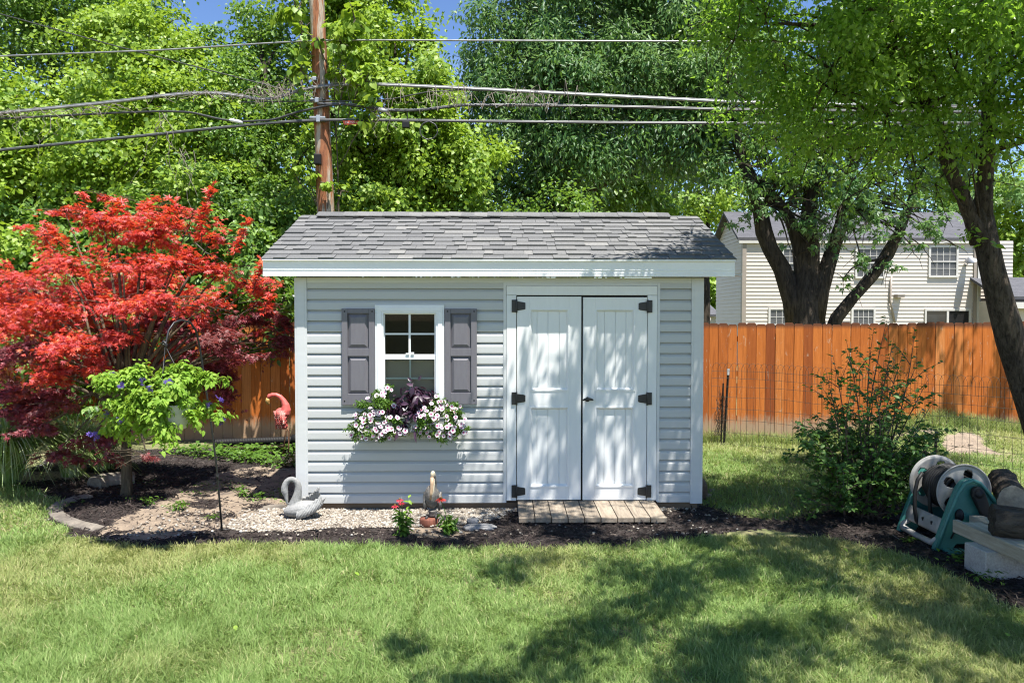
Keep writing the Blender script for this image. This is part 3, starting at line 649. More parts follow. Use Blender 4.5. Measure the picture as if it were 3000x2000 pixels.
for k in range(27):
    h = .046+.004*rng.random(); a = .128+.006*rng.random(); v = np.clip(rng.normal(.55, .12), 0, 1); x1_ = x+cwid+.03 if k < 26 else x+cwid
    for s in (-1, 1):
        P = [(RR+s*a, ZR-.057+h), (RR, ZR+h), (RR, ZR+h-.009), (RR+s*a, ZR-.066+h)]
        V = [(x, p[0], p[1]+.0) for p in P]+[(x1_, p[0], p[1]-.004) for p in P]
        F = [(0, 1, 5, 4), (3, 7, 6, 2), (0, 4, 7, 3), (0, 3, 2, 1), (4, 5, 6, 7)]
        mb.add(V, F if s < 0 else [f[::-1] for f in F], v)
    x += cwid
mb.build('ridge_cap', M['shingle'], ro)
for xa, xb in ((-GO, rx0), (rx1, W+GO)):
    mb = MB()
    for s in (-1, 1):
        V = [(xa, RR+s*.13, ZR-.050), (xb, RR+s*.13, ZR-.050), (xb, RR, ZR+.010), (xa, RR, ZR+.010), (xa, RR+s*.13, ZR-.058), (xb, RR+s*.13, ZR-.058), (xb, RR, ZR+.002), (xa, RR, ZR+.002)]
        F = [(0, 1, 2, 3), (7, 6, 5, 4), (0, 4, 5, 1), (0, 3, 7, 4), (1, 5, 6, 2)]
        mb.add(V, F if s < 0 else [f[::-1] for f in F], .5)
    mb.build('ridge_cap', M['shingle'], ro)
# window ---------------------------------------------------------------
def wbox(mb, px0, px1, py0, py1, y0, y1, val=.5):
    """box on the front wall from pixel corners of the photograph"""
    x0, x1 = wx(px0, 1100, y0), wx(px1, 1100, y0); z1, z0 = wz(py0, 1460, y0), wz(py1, 1460, y0); mb.box(x0, x1, y0, y1, z0, z1, val)
mb = MB(); yo, yi = -.036, .02
wbox(mb, 1099, 1124, 918, 1216, yo, yi); wbox(mb, 1277, 1302, 918, 1216, yo, yi); wbox(mb, 1099, 1302, 893, 918, yo, yi); wbox(mb, 1099, 1302, 1200, 1232, yo-.012, yi)
win = mb.build('window', M['white'], shed, bevel=.003)
mb = MB(); wbox(mb, 1105, 1118, 912, 1200, yo-.006, yo+.01); wbox(mb, 1283, 1296, 912, 1200, yo-.006, yo+.01); wbox(mb, 1105, 1296, 899, 912, yo-.006, yo+.01); mb.build('casing', M['white'], win, bevel=.003)
def sash(py0, py1, y, t, b):
    mb = MB(); wbox(mb, 1122, 1128, py0, py1, y, y+.03); wbox(mb, 1273, 1279, py0, py1, y, y+.03); wbox(mb, 1128, 1273, py0, py0+t, y, y+.03); wbox(mb, 1128, 1273, py1-b, py1, y, y+.03)
    return mb.build('sash', M['white'], win, bevel=.002)
sa = sash(915, 1048, -.006, 6, 10); sb = sash(1038, 1204, -.022, 15, 14)
mb = MB(); wbox(mb, 1126, 1275, 918, 1042, .008, .010); mb.build('pane', M['glass'], win)
mb = MB(); wbox(mb, 1126, 1275, 1050, 1198, -.010, -.008); mb.build('pane', M['glass'], win)
mb = MB(); wbox(mb, 1197.5, 1203.5, 921, 1038, -.001, .007); wbox(mb, 1128, 1197.3, 975.5, 980.5, 0, .006); wbox(mb, 1203.7, 1273, 975.5, 980.5, 0, .006); mb.build('muntin', M['white'], win)
mb = MB(); wbox(mb, 1199.5, 1204, 1054, 1192, -.006, .001); wbox(mb, 1130, 1199.3, 1105, 1110, -.005, .0); wbox(mb, 1204.2, 1271, 1105, 1110, -.005, .0); mb.build('muntin', M['white'], win)
mb = MB(); wbox(mb, 1189, 1199, 1034, 1038.5, -.03, -.02); wbox(mb, 1204, 1213, 1031.5, 1038.5, -.03, -.02); mb.build('sash_lock', M['white'], win)
mb = MB(); wbox(mb, 1124, 1277, 1056, 1212, .035, .045); mb.build('backing_board', M['brownpanel'], win)
# shutters ---------------------------------------------------------------
for (a, b, t, bt) in ((1001.5, 1098, 904, 1186), (1303, 1397, 904, 1184)):
    mb = MB(); y0, y1 = -.047, -.017; st = 17
    wbox(mb, a, a+st, t, bt, y0, y1); wbox(mb, b-st, b, t, bt, y0, y1)
    for p, q in ((t, t+14), (1020, 1043), (bt-33, bt)): wbox(mb, a+st, b-st, p, q, y0+.002, y1)
    wbox(mb, a+st, b-st, t+14, bt-33, -.026, y1)
    sh = mb.build('shutter', M['shutter'], shed, bevel=.0025)
    for p, q in ((t+14, 1020), (1043, bt-33)):
        x0, x1 = wx(a+st, 1100, -.03), wx(b-st, 1100, -.03); z1, z0 = wz(p, 1460, -.03), wz(q, 1460, -.03); m1, m2 = .006, .034
        mb = MB(); V = []
        for mg, yy in ((m1, -.0262), (m2, -.043)): V += [(x0+mg, yy, z0+mg), (x1-mg, yy, z0+mg), (x1-mg, yy, z1-mg), (x0+mg, yy, z1-mg)]
        mb.add(V, [(4, 5, 6, 7)]+[(i, (i+1) % 4, 4+(i+1) % 4, 4+i) for i in range(4)]); mb.build('raised_panel', M['shutter'], sh)
    for px, py in ((a+8, t+8), (b-8, t+8), (a+8, bt-12), (b-8, bt-12)):
        mb = MB(); c = at(px, py, -.047); mb.ball(c, (.007, .005, .007), n=8, m=5); mb.build('screw', M['rubber'], sh)
# door frame, doors, hinges ----------------------------------------------
mb = MB(); yF = -.030
wbox(mb, 1484, 1512.5, 865, 1466, yF, .02); wbox(mb, 1896.5, 1924, 865, 1466, yF, .02); wbox(mb, 1484, 1924, 837, 864.2, yF-.003, .02)
fr = mb.build('door_frame', M['door'], shed, bevel=.003)
mb = MB(); wbox(mb, 1474.5, 1483.5, 828, 1472, -.026, 0); wbox(mb, 1924.5, 1933, 828, 1470, -.026, 0); wbox(mb, 1483.5, 1924.5, 828, 836.6, -.026, 0); mb.build('channel_trim', M['trim'], fr, bevel=.002)
mb = MB(); wbox(mb, 1512, 1897, 864, 1467, .018, .02); mb.build('door_shadow_gap', M['rubber'], fr)
def door(a, b, top, bot, px0, px1, grooves):
    yd = -.034; yb = .012
    mb = MB(); st = lambda p0, p1, q0, q1, y=yd: wbox(mb, p0, p1, q0, q1, y, yb)
    st(a, px0, top, bot); st(px1, b, top, bot); st(px0, px1, top, 905, yd+.0015); st(px0, px1, 1144, 1192, yd+.0015); st(px0, px1, 1426, bot, yd+.0015)
    d = mb.build('door', M['door'], shed, bevel=.0025)
    for t, q in ((905, 1144), (1192, 1426)):
        xs_ = [px0]+grooves+[px1]
        mb = MB()
        for u, v in zip(xs_[:-1], xs_[1:]): wbox(mb, u+.9, v-.9, t, q, -.016, .0)
        wbox(mb, px0, px1, t, q, -.010, .002)
        mb.build('board_panel', M['door'], d, bevel=.002)
        x0, x1 = wx(px0, 1100, yd), wx(px1, 1100, yd); z1, z0 = wz(t, 1460, yd), wz(q, 1460, yd); mg = .024; mb = MB()
        V = []
        for off, yy in ((-.006, yd-.0035), (.008, yd-.0045), (mg, -.0165)): V += [(x0+off, yy, z0+off), (x1-off, yy, z0+off), (x1-off, yy, z1-off), (x0+off, yy, z1-off)]
        V += [(x0-.006, yd, z0-.006), (x1+.006, yd, z0-.006), (x1+.006, yd, z1+.006), (x0-.006, yd, z1+.006)]
        mb.add(V, [(r*4+i, r*4+(i+1) % 4, (r+1)*4+(i+1) % 4, (r+1)*4+i) for r in (0, 1) for i in range(4)]+[(12+i, 12+(i+1) % 4, (i+1) % 4, i) for i in range(4)])
        mb.build('panel_moulding', M['door'], d)
    return d
d1 = door(1514.5, 1702.5, 868.5, 1464, 1552, 1667, [1573, 1605, 1638]); d2 = door(1708, 1895, 870.5, 1465, 1744, 1859, [1770, 1802, 1833])
def hinge(par, s, px, py):
    """s=+1 strap runs right from the jamb edge px"""
    y0 = -.042; x = wx(px, 1150, y0); z = wz(py, 1460, y0); h = .056
    mb = MB(); mb.box(min(x-s*.044, x), max(x-s*.044, x), y0, -.029, z-h, z+h)
    P = [(x, z-.043), (x+s*.068, z-.033), (x+s*.080, z-.028), (x+s*.080, z+.028), (x+s*.068, z+.033), (x, z+.043)]
    mb.prism(P if s > 0 else P[::-1], y0+.001, -.032); mb.tube([(x, y0-.002, z-h*1.06), (x, y0-.002, z+h*1.06)], .0075, 8)
    mb.build('hinge', M['black'], par, bevel=.001)
for py in (897, 1168, 1440): hinge(d1, 1, 1513.3, py-1)
for py in (897, 1168, 1440): hinge(d2, -1, 1895.8, py)
mb = MB(); c = at(1723, 1171, -.085)
mb.tube([c+np.array([0, .052, 0]), c], .011, 8); mb.lathe([(.022, 0), (.022, .008), (.012, .012)], c+np.array([0, .05, 0]), 12, ax=[[1, 0, 0], [0, 0, -1], [0, 1, 0]])
mb.tube([c+np.array([-.047, .004, -.004]), c+np.array([-.03, -.002, .004]), c+np.array([0, -.004, .010]), c+np.array([.03, -.002, .004]), c+np.array([.047, .004, -.002])], [.006, .011, .014, .011, .006], 8)
mb.build('door_handle', M['black'], d2)
for y0_, y1_ in ((0, .12), (2.2, 2.35)):
    mb = MB(); mb.box(.02, W-.02, y0_, y1_, -.02, ZB-.002); mb.build('skid', M['skid'], shed, bevel=.004)
mb = MB(); mb.box(.0, W, .02, DP-.02, ZB, ZB+.02); mb.build('floor_deck', M['skid'], shed)

# ramp --------------------------------------------------------------------
ramp = thing('wooden_ramp', 'weathered plank ramp leading up to the white shed doors', 'ramp', (2.5, -.3, 0))
mb = MB(); xa, xb = float(at(1519, 1541, -.52)[0]), float(at(1951, 1543, -.52)[0]); pw = (xb-xa)/9
for k in range(9):
    x0, x1 = xa+k*pw+.003, xa+(k+1)*pw-.003; yf = -.52-rng.uniform(-.008, .01); zf, zk = .062, .088
    V = [(x0+.01*(k/8), yf, zf-.042), (x1+.01*(k/8), yf, zf-.042), (x1, -.012, zk-.042), (x0, -.012, zk-.042), (x0+.01*(k/8), yf, zf), (x1+.01*(k/8), yf, zf), (x1, -.012, zk), (x0, -.012, zk)]
    mb.add(V, [(0, 3, 2, 1), (4, 5, 6, 7), (0, 1, 5, 4), (1, 2, 6, 5), (2, 3, 7, 6), (3, 0, 4, 7)], rng.random())
mb.build('deck', M['plank'], ramp, bevel=.004)
mb = MB(); mb.box(xa+.02, xb-.02, -.06, -.02, .0, .05); mb.build('bearer', M['skid'], ramp)
mb = MB(); mb.box(xa+.02, xb-.02, -.46, -.42, -.01, .02); mb.build('bearer', M['skid'], ramp)

# ================================================================== window box and its plants
bx0, bx1 = wx(1066, 1250, -.1), wx(1304, 1250, -.1); bz0, bz1 = wz(1266, 1180, -.2), wz(1226, 1180, -.2)
box = thing('window_box', 'pale grey window box overflowing with flowers under the shed window', 'planter', ((bx0+bx1)/2, -.1, bz0))
mb = MB(); yb_, yf_ = -.035, -.205
mb.box(bx0, bx1, yf_, yf_+.015, bz0, bz1); mb.box(bx0, bx1, yb_-.015, yb_, bz0, bz1); mb.box(bx0, bx0+.015, yf_+.015, yb_-.015, bz0, bz1); mb.box(bx1-.015, bx1, yf_+.015, yb_-.015, bz0, bz1); mb.box(bx0+.015, bx1-.015, yf_+.015, yb_-.015, bz0, bz0+.015)
mb.build('trough', M['shadedbox'], box, bevel=.003)
mb = MB(); mb.box(bx0-.008, bx1+.008, yf_-.008, yb_+.004, bz1, bz1+.012); mb.build('rim', M['shadedbox'], box, bevel=.003)
mb = MB(); mb.box(bx0+.02, bx1-.02, yf_+.02, yb_-.02, bz1-.03, bz1-.005); mb.build('potting_soil', M['mulch'], box)

def flower_mesh(r, m_out, m_in, lobes=5):
    V = [(0, 0, 0)]; F = []; k = lobes*4
    for i in range(k):
        a = 2*PI*i/k; rr = r*(.93+.07*math.cos(lobes*a)); V.append((rr*math.cos(a), rr*math.sin(a), r*.28))
    for i in range(k):
        a = 2*PI*i/k; q = .34 if (i % 4) else .62; V.append((r*q*math.cos(a), r*q*math.sin(a), r*.12))
    for i in range(k):
        j = (i+1) % k; F.append((1+i, 1+j, 1+k+j, 1+k+i)); 
    n_out = len(F)
    for i in range(k): F.append((0, 1+k+i, 1+k+(i+1) % k))
    me = bpy.data.meshes.new('flower'); me.from_pydata(V, [], F); me.materials.append(m_out); me.materials.append(m_in)
    me.polygons.foreach_set('material_index', [0]*n_out+[1]*k); a = me.attributes.new('rnd', 'FLOAT', 'POINT'); a.data.foreach_set('value', rng.random(len(V))); me.update(); return me
def place(name, me, parent, c, d, s=1, roll=0):
    o = bpy.data.objects.new(name, me); COL.objects.link(o); o.parent = parent; o.matrix_parent_inverse = Matrix.Translation(-Vector(parent.location))
    q = Vector(d).to_track_quat('Z', 'Y'); o.rotation_euler = (q @ Matrix.Rotation(roll, 3, 'Z').to_quaternion()).to_euler(); o.location = [float(v) for v in c]; o.scale = (s, s, s); return o
fme = [flower_mesh(.0235, M['petal_white'], M['petal_pink']) for _ in range(3)]
def petunia(label, blobs, nleaf, nfl, base):
    t = thing('petunia', label, 'flowering plant', base, 'petunias in the window box')
    crown('foliage', blobs, nleaf, M['leaf_weed'], t, L=(.018, .034), asp=.45, sub=.5, per=160, up=.3, rn=.8, droop=.3, shell=.35, keep=lambda P: P[:, 1] < -.045)
    mb = MB()
    for b in blobs: mb.tube([np.array(base), (np.array(base)+np.array(b[:3]))/2+np.array([0, -.02, .04]), np.array(b[:3])], [.005, .004, .003], 5)
    for _ in range(26):
        b = blobs[rng.integers(len(blobs))]; p = np.array(b[:3]); d = sph(1)[0]; d[1] = -abs(d[1]); mb.tube([p, p+d*np.array(b[3:6])*.7, p+d*np.array(b[3:6])*1.15+np.array([0, 0, -.01])], [.002, .0016, .001], 4)
    mb.build('stem', M['leaf_weed'], t)
    ar = np.array([b[3] for b in blobs]); ar = ar/ar.sum(); used = []
    for k in range(nfl):
        for _ in range(60):
            b = blobs[rng.choice(len(blobs), p=ar)]; d = sph(1)[0]; d[1] = -abs(d[1])*1.1; d = d/np.linalg.norm(d)
            p = np.array(b[:3])+d*np.array(b[3:6])*rng.uniform(.95, 1.2)
            if p[1] < -.06 and all(np.linalg.norm(p-q) > .0215 for q in used): break
        used.append(p); dd = d+np.array([.15, -.75, .45])+.35*sph(1)[0]
        place('flower', fme[k % 3], t, p, dd, rng.uniform(.78, 1.12), rng.random()*6)
    return t
def bxy(px, py, y, rx, rz, ry=.07): return (*at(px, py, y), rx, ry, rz)
petunia('white petunia with pink throats spilling from the left end of the window box', [bxy(1150, 1235, -.21, .08, .06, .04), bxy(1085, 1272, -.21, .10, .05, .04), bxy(1130, 1268, -.22, .07, .05, .04), bxy(1075, 1225, -.19, .10, .08, .05), bxy(1085, 1215, -.15, .11, .13), bxy(1065, 1250, -.17, .10, .10), bxy(1125, 1200, -.16, .09, .12), bxy(1110, 1160, -.12, .06, .08, .05), bxy(1135, 1135, -.10, .045, .05, .04), bxy(1110, 1260, -.2, .08, .07, .05), bxy(1045, 1262, -.15, .05, .05, .05)], 5600, 80, (wx(1100), -.12, bz1))
petunia('white petunia with deep pink throats trailing from the right end of the window box', [bxy(1270, 1262, -.215, .12, .06, .04), bxy(1310, 1262, -.2, .08, .06, .05), bxy(1250, 1225, -.21, .10, .06, .05), bxy(1180, 1262, -.215, .05, .03, .03), bxy(1260, 1215, -.16, .10, .10), bxy(1300, 1225, -.16, .10, .11), bxy(1330, 1235, -.14, .09, .10), bxy(1285, 1180, -.12, .07, .06, .05), bxy(1240, 1250, -.2, .06, .06, .05), bxy(1330, 1185, -.1, .05, .05, .04), bxy(1345, 1260, -.13, .07, .06, .05), bxy(1222, 1262, -.2, .03, .05, .03)], 5600, 94, (wx(1290), -.12, bz1))
t = thing('sweet_potato_vine', 'dark purple leafy vine in the middle of the window box between white petunias', 'plant', (wx(1200), -.12, bz1))
crown('foliage', [bxy(1210, 1150, -.13, .13, .10, .07), bxy(1185, 1190, -.17, .11, .09, .06), bxy(1235, 1165, -.14, .10, .09, .06), bxy(1200, 1220, -.2, .07, .09, .05)], 330, M['leaf_purple'], t, L=(.045, .085), asp=.6, tpl=T_OVATE, sub=.6, per=110, up=.15, out=.75, rn=.45, droop=1.1, shell=.5, keep=lambda P: P[:, 1] < -.05)
leaf_mesh('trailing_leaf', T_OVATE, np.array([at(1172, 1255, -.225), at(1215, 1255, -.225), at(1206, 1118, -.1), at(1225, 1115, -.11)]), np.array([[.2, -1, .2], [-.2, -1, .3], [0, -1, .4], [.3, -1, .2]]), np.array([[-.45, -.1, -1], [.15, -.1, -1], [-.6, 0, .7], [.5, 0, .8]]), np.array([.12, .13, .06, .06]), np.array([.045, .03, .03, .03]), M['leaf_purple'], t)
mb = MB()
for px, py in ((1210, 1120), (1180, 1170), (1240, 1150), (1200, 1240), (1222, 1190)): mb.tube([(wx(1200), -.12, bz1), np.array(at(px, py, -.13))], [.006, .003], 5)
mb.build('stem', M['leaf_purple'], t)

# ================================================================== garden statues
def zpath(pts, k, ox, oy, y): return [at(ox+a/k, oy+b/k, y) for a, b in pts]
# swan ------------------------------------------------------------------
SY = -.28; sw = thing('swan_planter', 'grey cast stone swan planter with curved neck on pebbles at the shed corner', 'statue', at(900, 1522, SY))
zz = lambda a, b, y=SY: at(800+a/4.48, 1350+b/4.48, y)
mb = MB()
neck = [(300, 640), (285, 560), (315, 470), (328, 400), (330, 330), (318, 285), (290, 252), (250, 238), (212, 244), (182, 268), (162, 305), (152, 345), (150, 385), (160, 425)]
mb.tube([zz(*p) for p in neck], np.array([.062, .052, .040, .033, .029, .0265, .025, .0245, .0245, .026, .028, .030, .031, .026]), 14)
mb.tube([zz(156, 410), zz(170, 455), zz(180, 520), zz(183, 570)], [.028, .020, .014, .007], 10)
def hull(u, v):   # body hull: u along breast->tail, v round
    s = math.sin(PI*min(max(u, .0), 1))**.55; a = PI*(v*1.0); cxp = zz(150+u*500, 640-60*u*u, SY); wid = .105*s*(1-.25*u)+.004; dep = (.075*s+.004)*(1-.45*u*u)
    return cxp+np.array([0, -wid*math.cos(a), -dep*1.15*math.sin(a)])
def hull2(u, v):
    p = hull(u, v); return p
V = []
nu, nv = 20, 16
for i in range(nu+1):
    u = i/nu; s = max(math.sin(PI*min(.02+u*.96, 1)), .02)**.5; c = zz(146+u*510, 648-95*u**2); wd = .126*s*(1-.3*u); up = .045+.05*(1-u)*s; dn = .078*s*(1-.35*u)
    for j in range(nv):
        a = 2*PI*j/nv; ca, sa_ = math.cos(a), math.sin(a); V.append(c+np.array([0, wd*ca, (up*s if sa_ > 0 else dn)*sa_]))
mb.add(V, [(i*nv+j, i*nv+(j+1) % nv, (i+1)*nv+(j+1) % nv, (i+1)*nv+j) for i in range(nu) for j in range(nv)]+[tuple(range(nv-1, -1, -1)), tuple(range(nu*nv, nu*nv+nv))], .5, True)
mb.tube([zz(560, 560), zz(640, 520), zz(690, 480)], [.035, .022, .005], 8)
body = mb.build('body', M['statue'], sw, remesh=.006)
for s in (-1, 1):
    mb = MB()
    def wing(u, v):
        top = 600-150*u+28*math.sin(u*PI)-(14*abs(math.sin(u*PI*4.5)) if v > .85 else 0)*(1 if s < 0 else 1.6)
        bot = 715-110*u*u-20*u; lift = 70 if s > 0 else 0
        zc_ = bot+(top-lift-bot)*v; r = .122*(1-.42*u**2)*(.75+.3*math.sin(PI*min(v*.9+.1, 1)))
        p = zz(345+u*(300 if s < 0 else 235)+8*math.sin(v*3), zc_); rib = .005*math.sin((u*7-v*2.6)*2*PI)*min(1, 2*u+.3)
        return p+np.array([0, s*(r+rib)*(1-.18*v), 0])
    mb.grid(wing, 60, 16); mb.build('wing', M['statue'], sw, solid=.016)
mb = MB(); mb.ball(zz(475, 590), (.085, .07, .02), n=16, m=6); mb.build('planter_hollow', M['mulch'], sw)
# pelican ------------------------------------------------------------------
PY = -.50; pe = thing('pelican_statue', 'painted pelican statue with long beak standing on a round red brown stump', 'statue', at(1258, 1541, PY))
pz = lambda a, b, y=PY: at(1080+a/3.732, 1340+b/3.732, y)
mb = MB()
prof = [(.002, 0), (.03, .01), (.055, .04), (.072, .08), (.078, .12), (.07, .155), (.05, .185), (.03, .2)]
c0 = pz(692, 560); mb.lathe([(r*.82, h) for r, h in prof], c0, 16)
mb.tube([pz(700, 420, PY+.03), pz(712, 330, PY+.035), pz(716, 260, PY+.02), pz(704, 190, PY)], [.04, .026, .022, .024], 12)
mb.tube([pz(698, 570), pz(700, 610), pz(700, 640)], [.04, .034, .032], 10)
mb.build('body', M['pelican_body'], pe, remesh=.006)
mb = MB(); mb.ball(pz(702, 182), (.022, .028, .030), n=14, m=10); mb.build('head', M['pelican_white'], pe)
mb = MB(); mb.tube([pz(696, 215, PY-.03), pz(692, 290, PY-.045), pz(684, 380, PY-.055), pz(676, 462, PY-.06)], [.016, .0155, .0135, .008], 10); mb.build('beak', M['pelican_beak'], pe)
mb = MB(); mb.tube([pz(706, 230, PY-.02), pz(704, 300, PY-.035), pz(694, 390, PY-.045), pz(682, 455, PY-.052)], [.014, .018, .016, .007], 10); mb.build('pouch', M['pelican_white'], pe)
mb = MB(); mb.tube([pz(686, 226, PY-.018), pz(704, 232, PY-.026), pz(720, 222, PY-.015)], [.006, .008, .006], 6); mb.build('eye_band', M['pelican_dark'], pe)
for s, px in ((-1, 628), (1, 770)):
    mb = MB(); mb.grid(lambda u, v, s=s, px=px: pz(px+s*10*math.sin(u*PI), 400+170*u, PY+.02)+np.array([s*.012*math.sin(v*PI), -.05+.12*v, .02*math.sin(v*PI)])*np.array([1, math.sin(.25+u*2.5), 1]), 10, 8); mb.build('wing', M['pelican_body'], pe, solid=.016)
mb = MB()
for a in (640, 735): mb.tube([pz(a, 625, PY), pz(a, 650, PY-.02), pz(a+(a-690)*.25, 662, PY-.06)], [.014, .012, .009], 8)
mb.build('foot', M['pelican_dark'], pe)
mb = MB(); mb.lathe([(.074, 0), (.082, .012), (.078, .03), (.08, .058), (.072, .07), (.05, .073)], pz(660, 752)*np.array([1, 1, 0])+np.array([0, 0, -.005]), 20); mb.build('stump', M['redwood'], pe)
# flamingo ------------------------------------------------------------------
FY = 2.7; fl = thing('flamingo_statue', 'pink metal flamingo ornament on thin rod legs in front of the orange fence', 'statue', gr(845, 1334)); FY = float(gr(845, 1334)[1])
fz = lambda a, b, y=FY: at(760+a/4.07, 1130+b/4.07, y)
mb = MB(); mb.tube([fz(300, 330), fz(318, 280), fz(312, 230), fz(285, 175), fz(245, 130), (fz(200, 108)), fz(155, 108), fz(120, 122), fz(108, 145)], [.075, .062, .048, .036, .031, .028, .028, .032, .026], 12)
mb.tube([fz(325, 300), fz(285, 360), fz(240, 400)], [.05, .065, .03], 12); mb.ball(fz(270, 335), (.10, .06, .085))
mb.tube([fz(290, 400), fz(312, 450), fz(328, 495)], [.04, .026, .016], 10); mb.build('body', M['flamingo'], fl, remesh=.008)
mb = MB(); mb.tube([fz(108, 150), fz(98, 180), fz(108, 212), fz(124, 220)], [.028, .03, .022, .006], 10); mb.build('beak', M['beakyellow'], fl)
mb = MB()
for i in range(6):
    for j in range(5):
        a, b = 190+j*24+i*4, 300+i*22; p = fz(a+rng.normal()*3, b, FY-.075-.012*math.sin(j)); mb.grid(lambda u, v, p=p: p+np.array([(v-.5)*.045*(1-.35*u), -.014*math.sin(v*PI)-.006*u, -.055*u]), 3, 3, .2+.8*rng.random())
for i in range(6):
    a = 195+i*16; mb.grid(lambda u, v, a=a: fz(a+u*(8+i*6), 415+u*100, FY-.07)+np.array([(v-.5)*.026, -.008*math.sin(v*PI), 0]), 3, 2, .3+.7*rng.random())
mb.build('wing', M['flamingo_pale'], fl, solid=.004)
for pts in ([(330, 495), (350, 540), (349, 700), (350, 835)], [(322, 500), (318, 535), (298, 660), (284, 832)]):
    mb = MB(); mb.tube([fz(*p) for p in pts], .009, 6); mb.build('leg', M['rust'], fl)

# ================================================================== shepherd hook and hanging basket
hb = gr(652, 1556); hook = thing('shepherd_hook', 'black metal shepherd hook pole leaning over the bed', 'hook', hb)
mb = MB(); yb0 = float(hb[1]); ytop = yb0-.12
pp = [hb+np.array([0, 0, -.05]), at(641, 1440, yb0-.03), at(634, 1360, yb0-.05), at(620, 1253, yb0-.08), at(605, 1150, yb0-.10), at(593, 1070, ytop), at(584, 1010, ytop-.03), at(573, 965, ytop-.08), at(556, 943, ytop-.14), at(533, 937, ytop-.21), at(510, 945, ytop-.29), at(494, 968, ytop-.34), at(487, 1000, ytop-.37), at(484, 1012, ytop-.385), at(476, 1008, ytop-.40)]
mb.tube(pp, [.0085]*5+[.0085, .008, .008, .008, .008, .008, .008, .007, .007, .006], 8); mb.build('pole', M['black'], hook)
mb = MB(); q = at(637, 1395, yb0-.04); mb.tube([q+np.array([.003, 0, -.02]), q+np.array([-.002, 0, .02])], .011, 8); mb.build('collar', M['black'], hook)
mb = MB(); q = hb+np.array([0, 0, .015]); mb.tube([q+np.array([-.08, 0, -.03]), q+np.array([-.05, 0, 0]), q, q+np.array([.06, 0, 0])], .006, 6); mb.build('step', M['black'], hook)
BY = ytop-.40; bc = at(482, 1245, BY)
bk = thing('hanging_basket', 'hanging basket of lime green leaves and violet flowers on the shepherd hook', 'hanging basket', bc+np.array([0, 0, -.12]))
mb = MB(); c = at(505, 1200, BY-.02); mb.lathe([(.02, -.145), (.09, -.14), (.125, -.10), (.15, -.03), (.158, .03), (.162, .035), (.162, .048), (.15, .048), (.14, .02)], c, 28); mb.build('pot', M['pot'], bk)
mb = MB(); hk = at(484, 1012, BY+.02)
mb.tube([hk+np.array([-.03, 0, .01]), hk+np.array([-.01, 0, .03]), hk+np.array([.01, 0, .01]), hk+np.array([0, 0, -.03])], [.008, .012, .010, .008], 6)
for a in (20, 140, 260): mb.tube([hk, c+np.array([.15*math.cos(math.radians(a)), .15*math.sin(math.radians(a)), .04])], .003, 5)
mb.build('hanger', M['black'], bk)
bb = lambda px, py, r, rz, dy=0: (*at(px, py, BY+dy), r, r*.8, rz)
basket_blobs = [bb(480, 1130, .26, .14), bb(380, 1160, .24, .17, -.05), bb(330, 1225, .16, .15), bb(400, 1215, .18, .12, -.12), bb(540, 1150, .2, .13), bb(600, 1195, .15, .10), bb(630, 1215, .10, .08), bb(505, 1085, .13, .09), bb(540, 1080, .10, .08), bb(620, 1110, .12, .07), bb(655, 1105, .06, .04), bb(340, 1110, .12, .09), bb(345, 1270, .10, .08), bb(400, 1100, .12, .08), bb(470, 1170, .22, .08, -.17), bb(440, 1225, .20, .11, -.17), bb(400, 1255, .14, .09, -.14), bb(470, 1250, .10, .07, -.19), bb(560, 1225, .10, .07, -.15)]
crown('foliage', basket_blobs, 7600, M['leaf_basket'], bk, L=(.030, .054), asp=.62, tpl=T_OVATE, sub=.42, per=75, up=.45, out=.55, rn=.4, droop=.8, shell=.45)
mb = MB()
for b in basket_blobs: limb(mb, c, b[:3], .006, .002, .12, 5, 5)
mb.build('stem', M['leaf_weed'], bk)
TF = _star([(0, 1), (60, 1), (120, 1), (180, 1), (240, 1), (300, 1)], .2)
for px, py in ((330, 1098), (415, 1118), (440, 1135), (435, 1185), (437, 1200), (352, 1230), (266, 1272), (282, 1276), (310, 1215), (497, 1118), (610, 1185), (648, 1170), (650, 1232), (356, 1130)):
    p = at(px, py, BY-.2 if 330 < px < 600 else BY-.06)[None]+rng.normal(size=(5, 3))*.012; o = leaf_mesh('violet_bloom', TF, p, sph(5), sph(5), .022, .022, M['petal_violet'], bk)

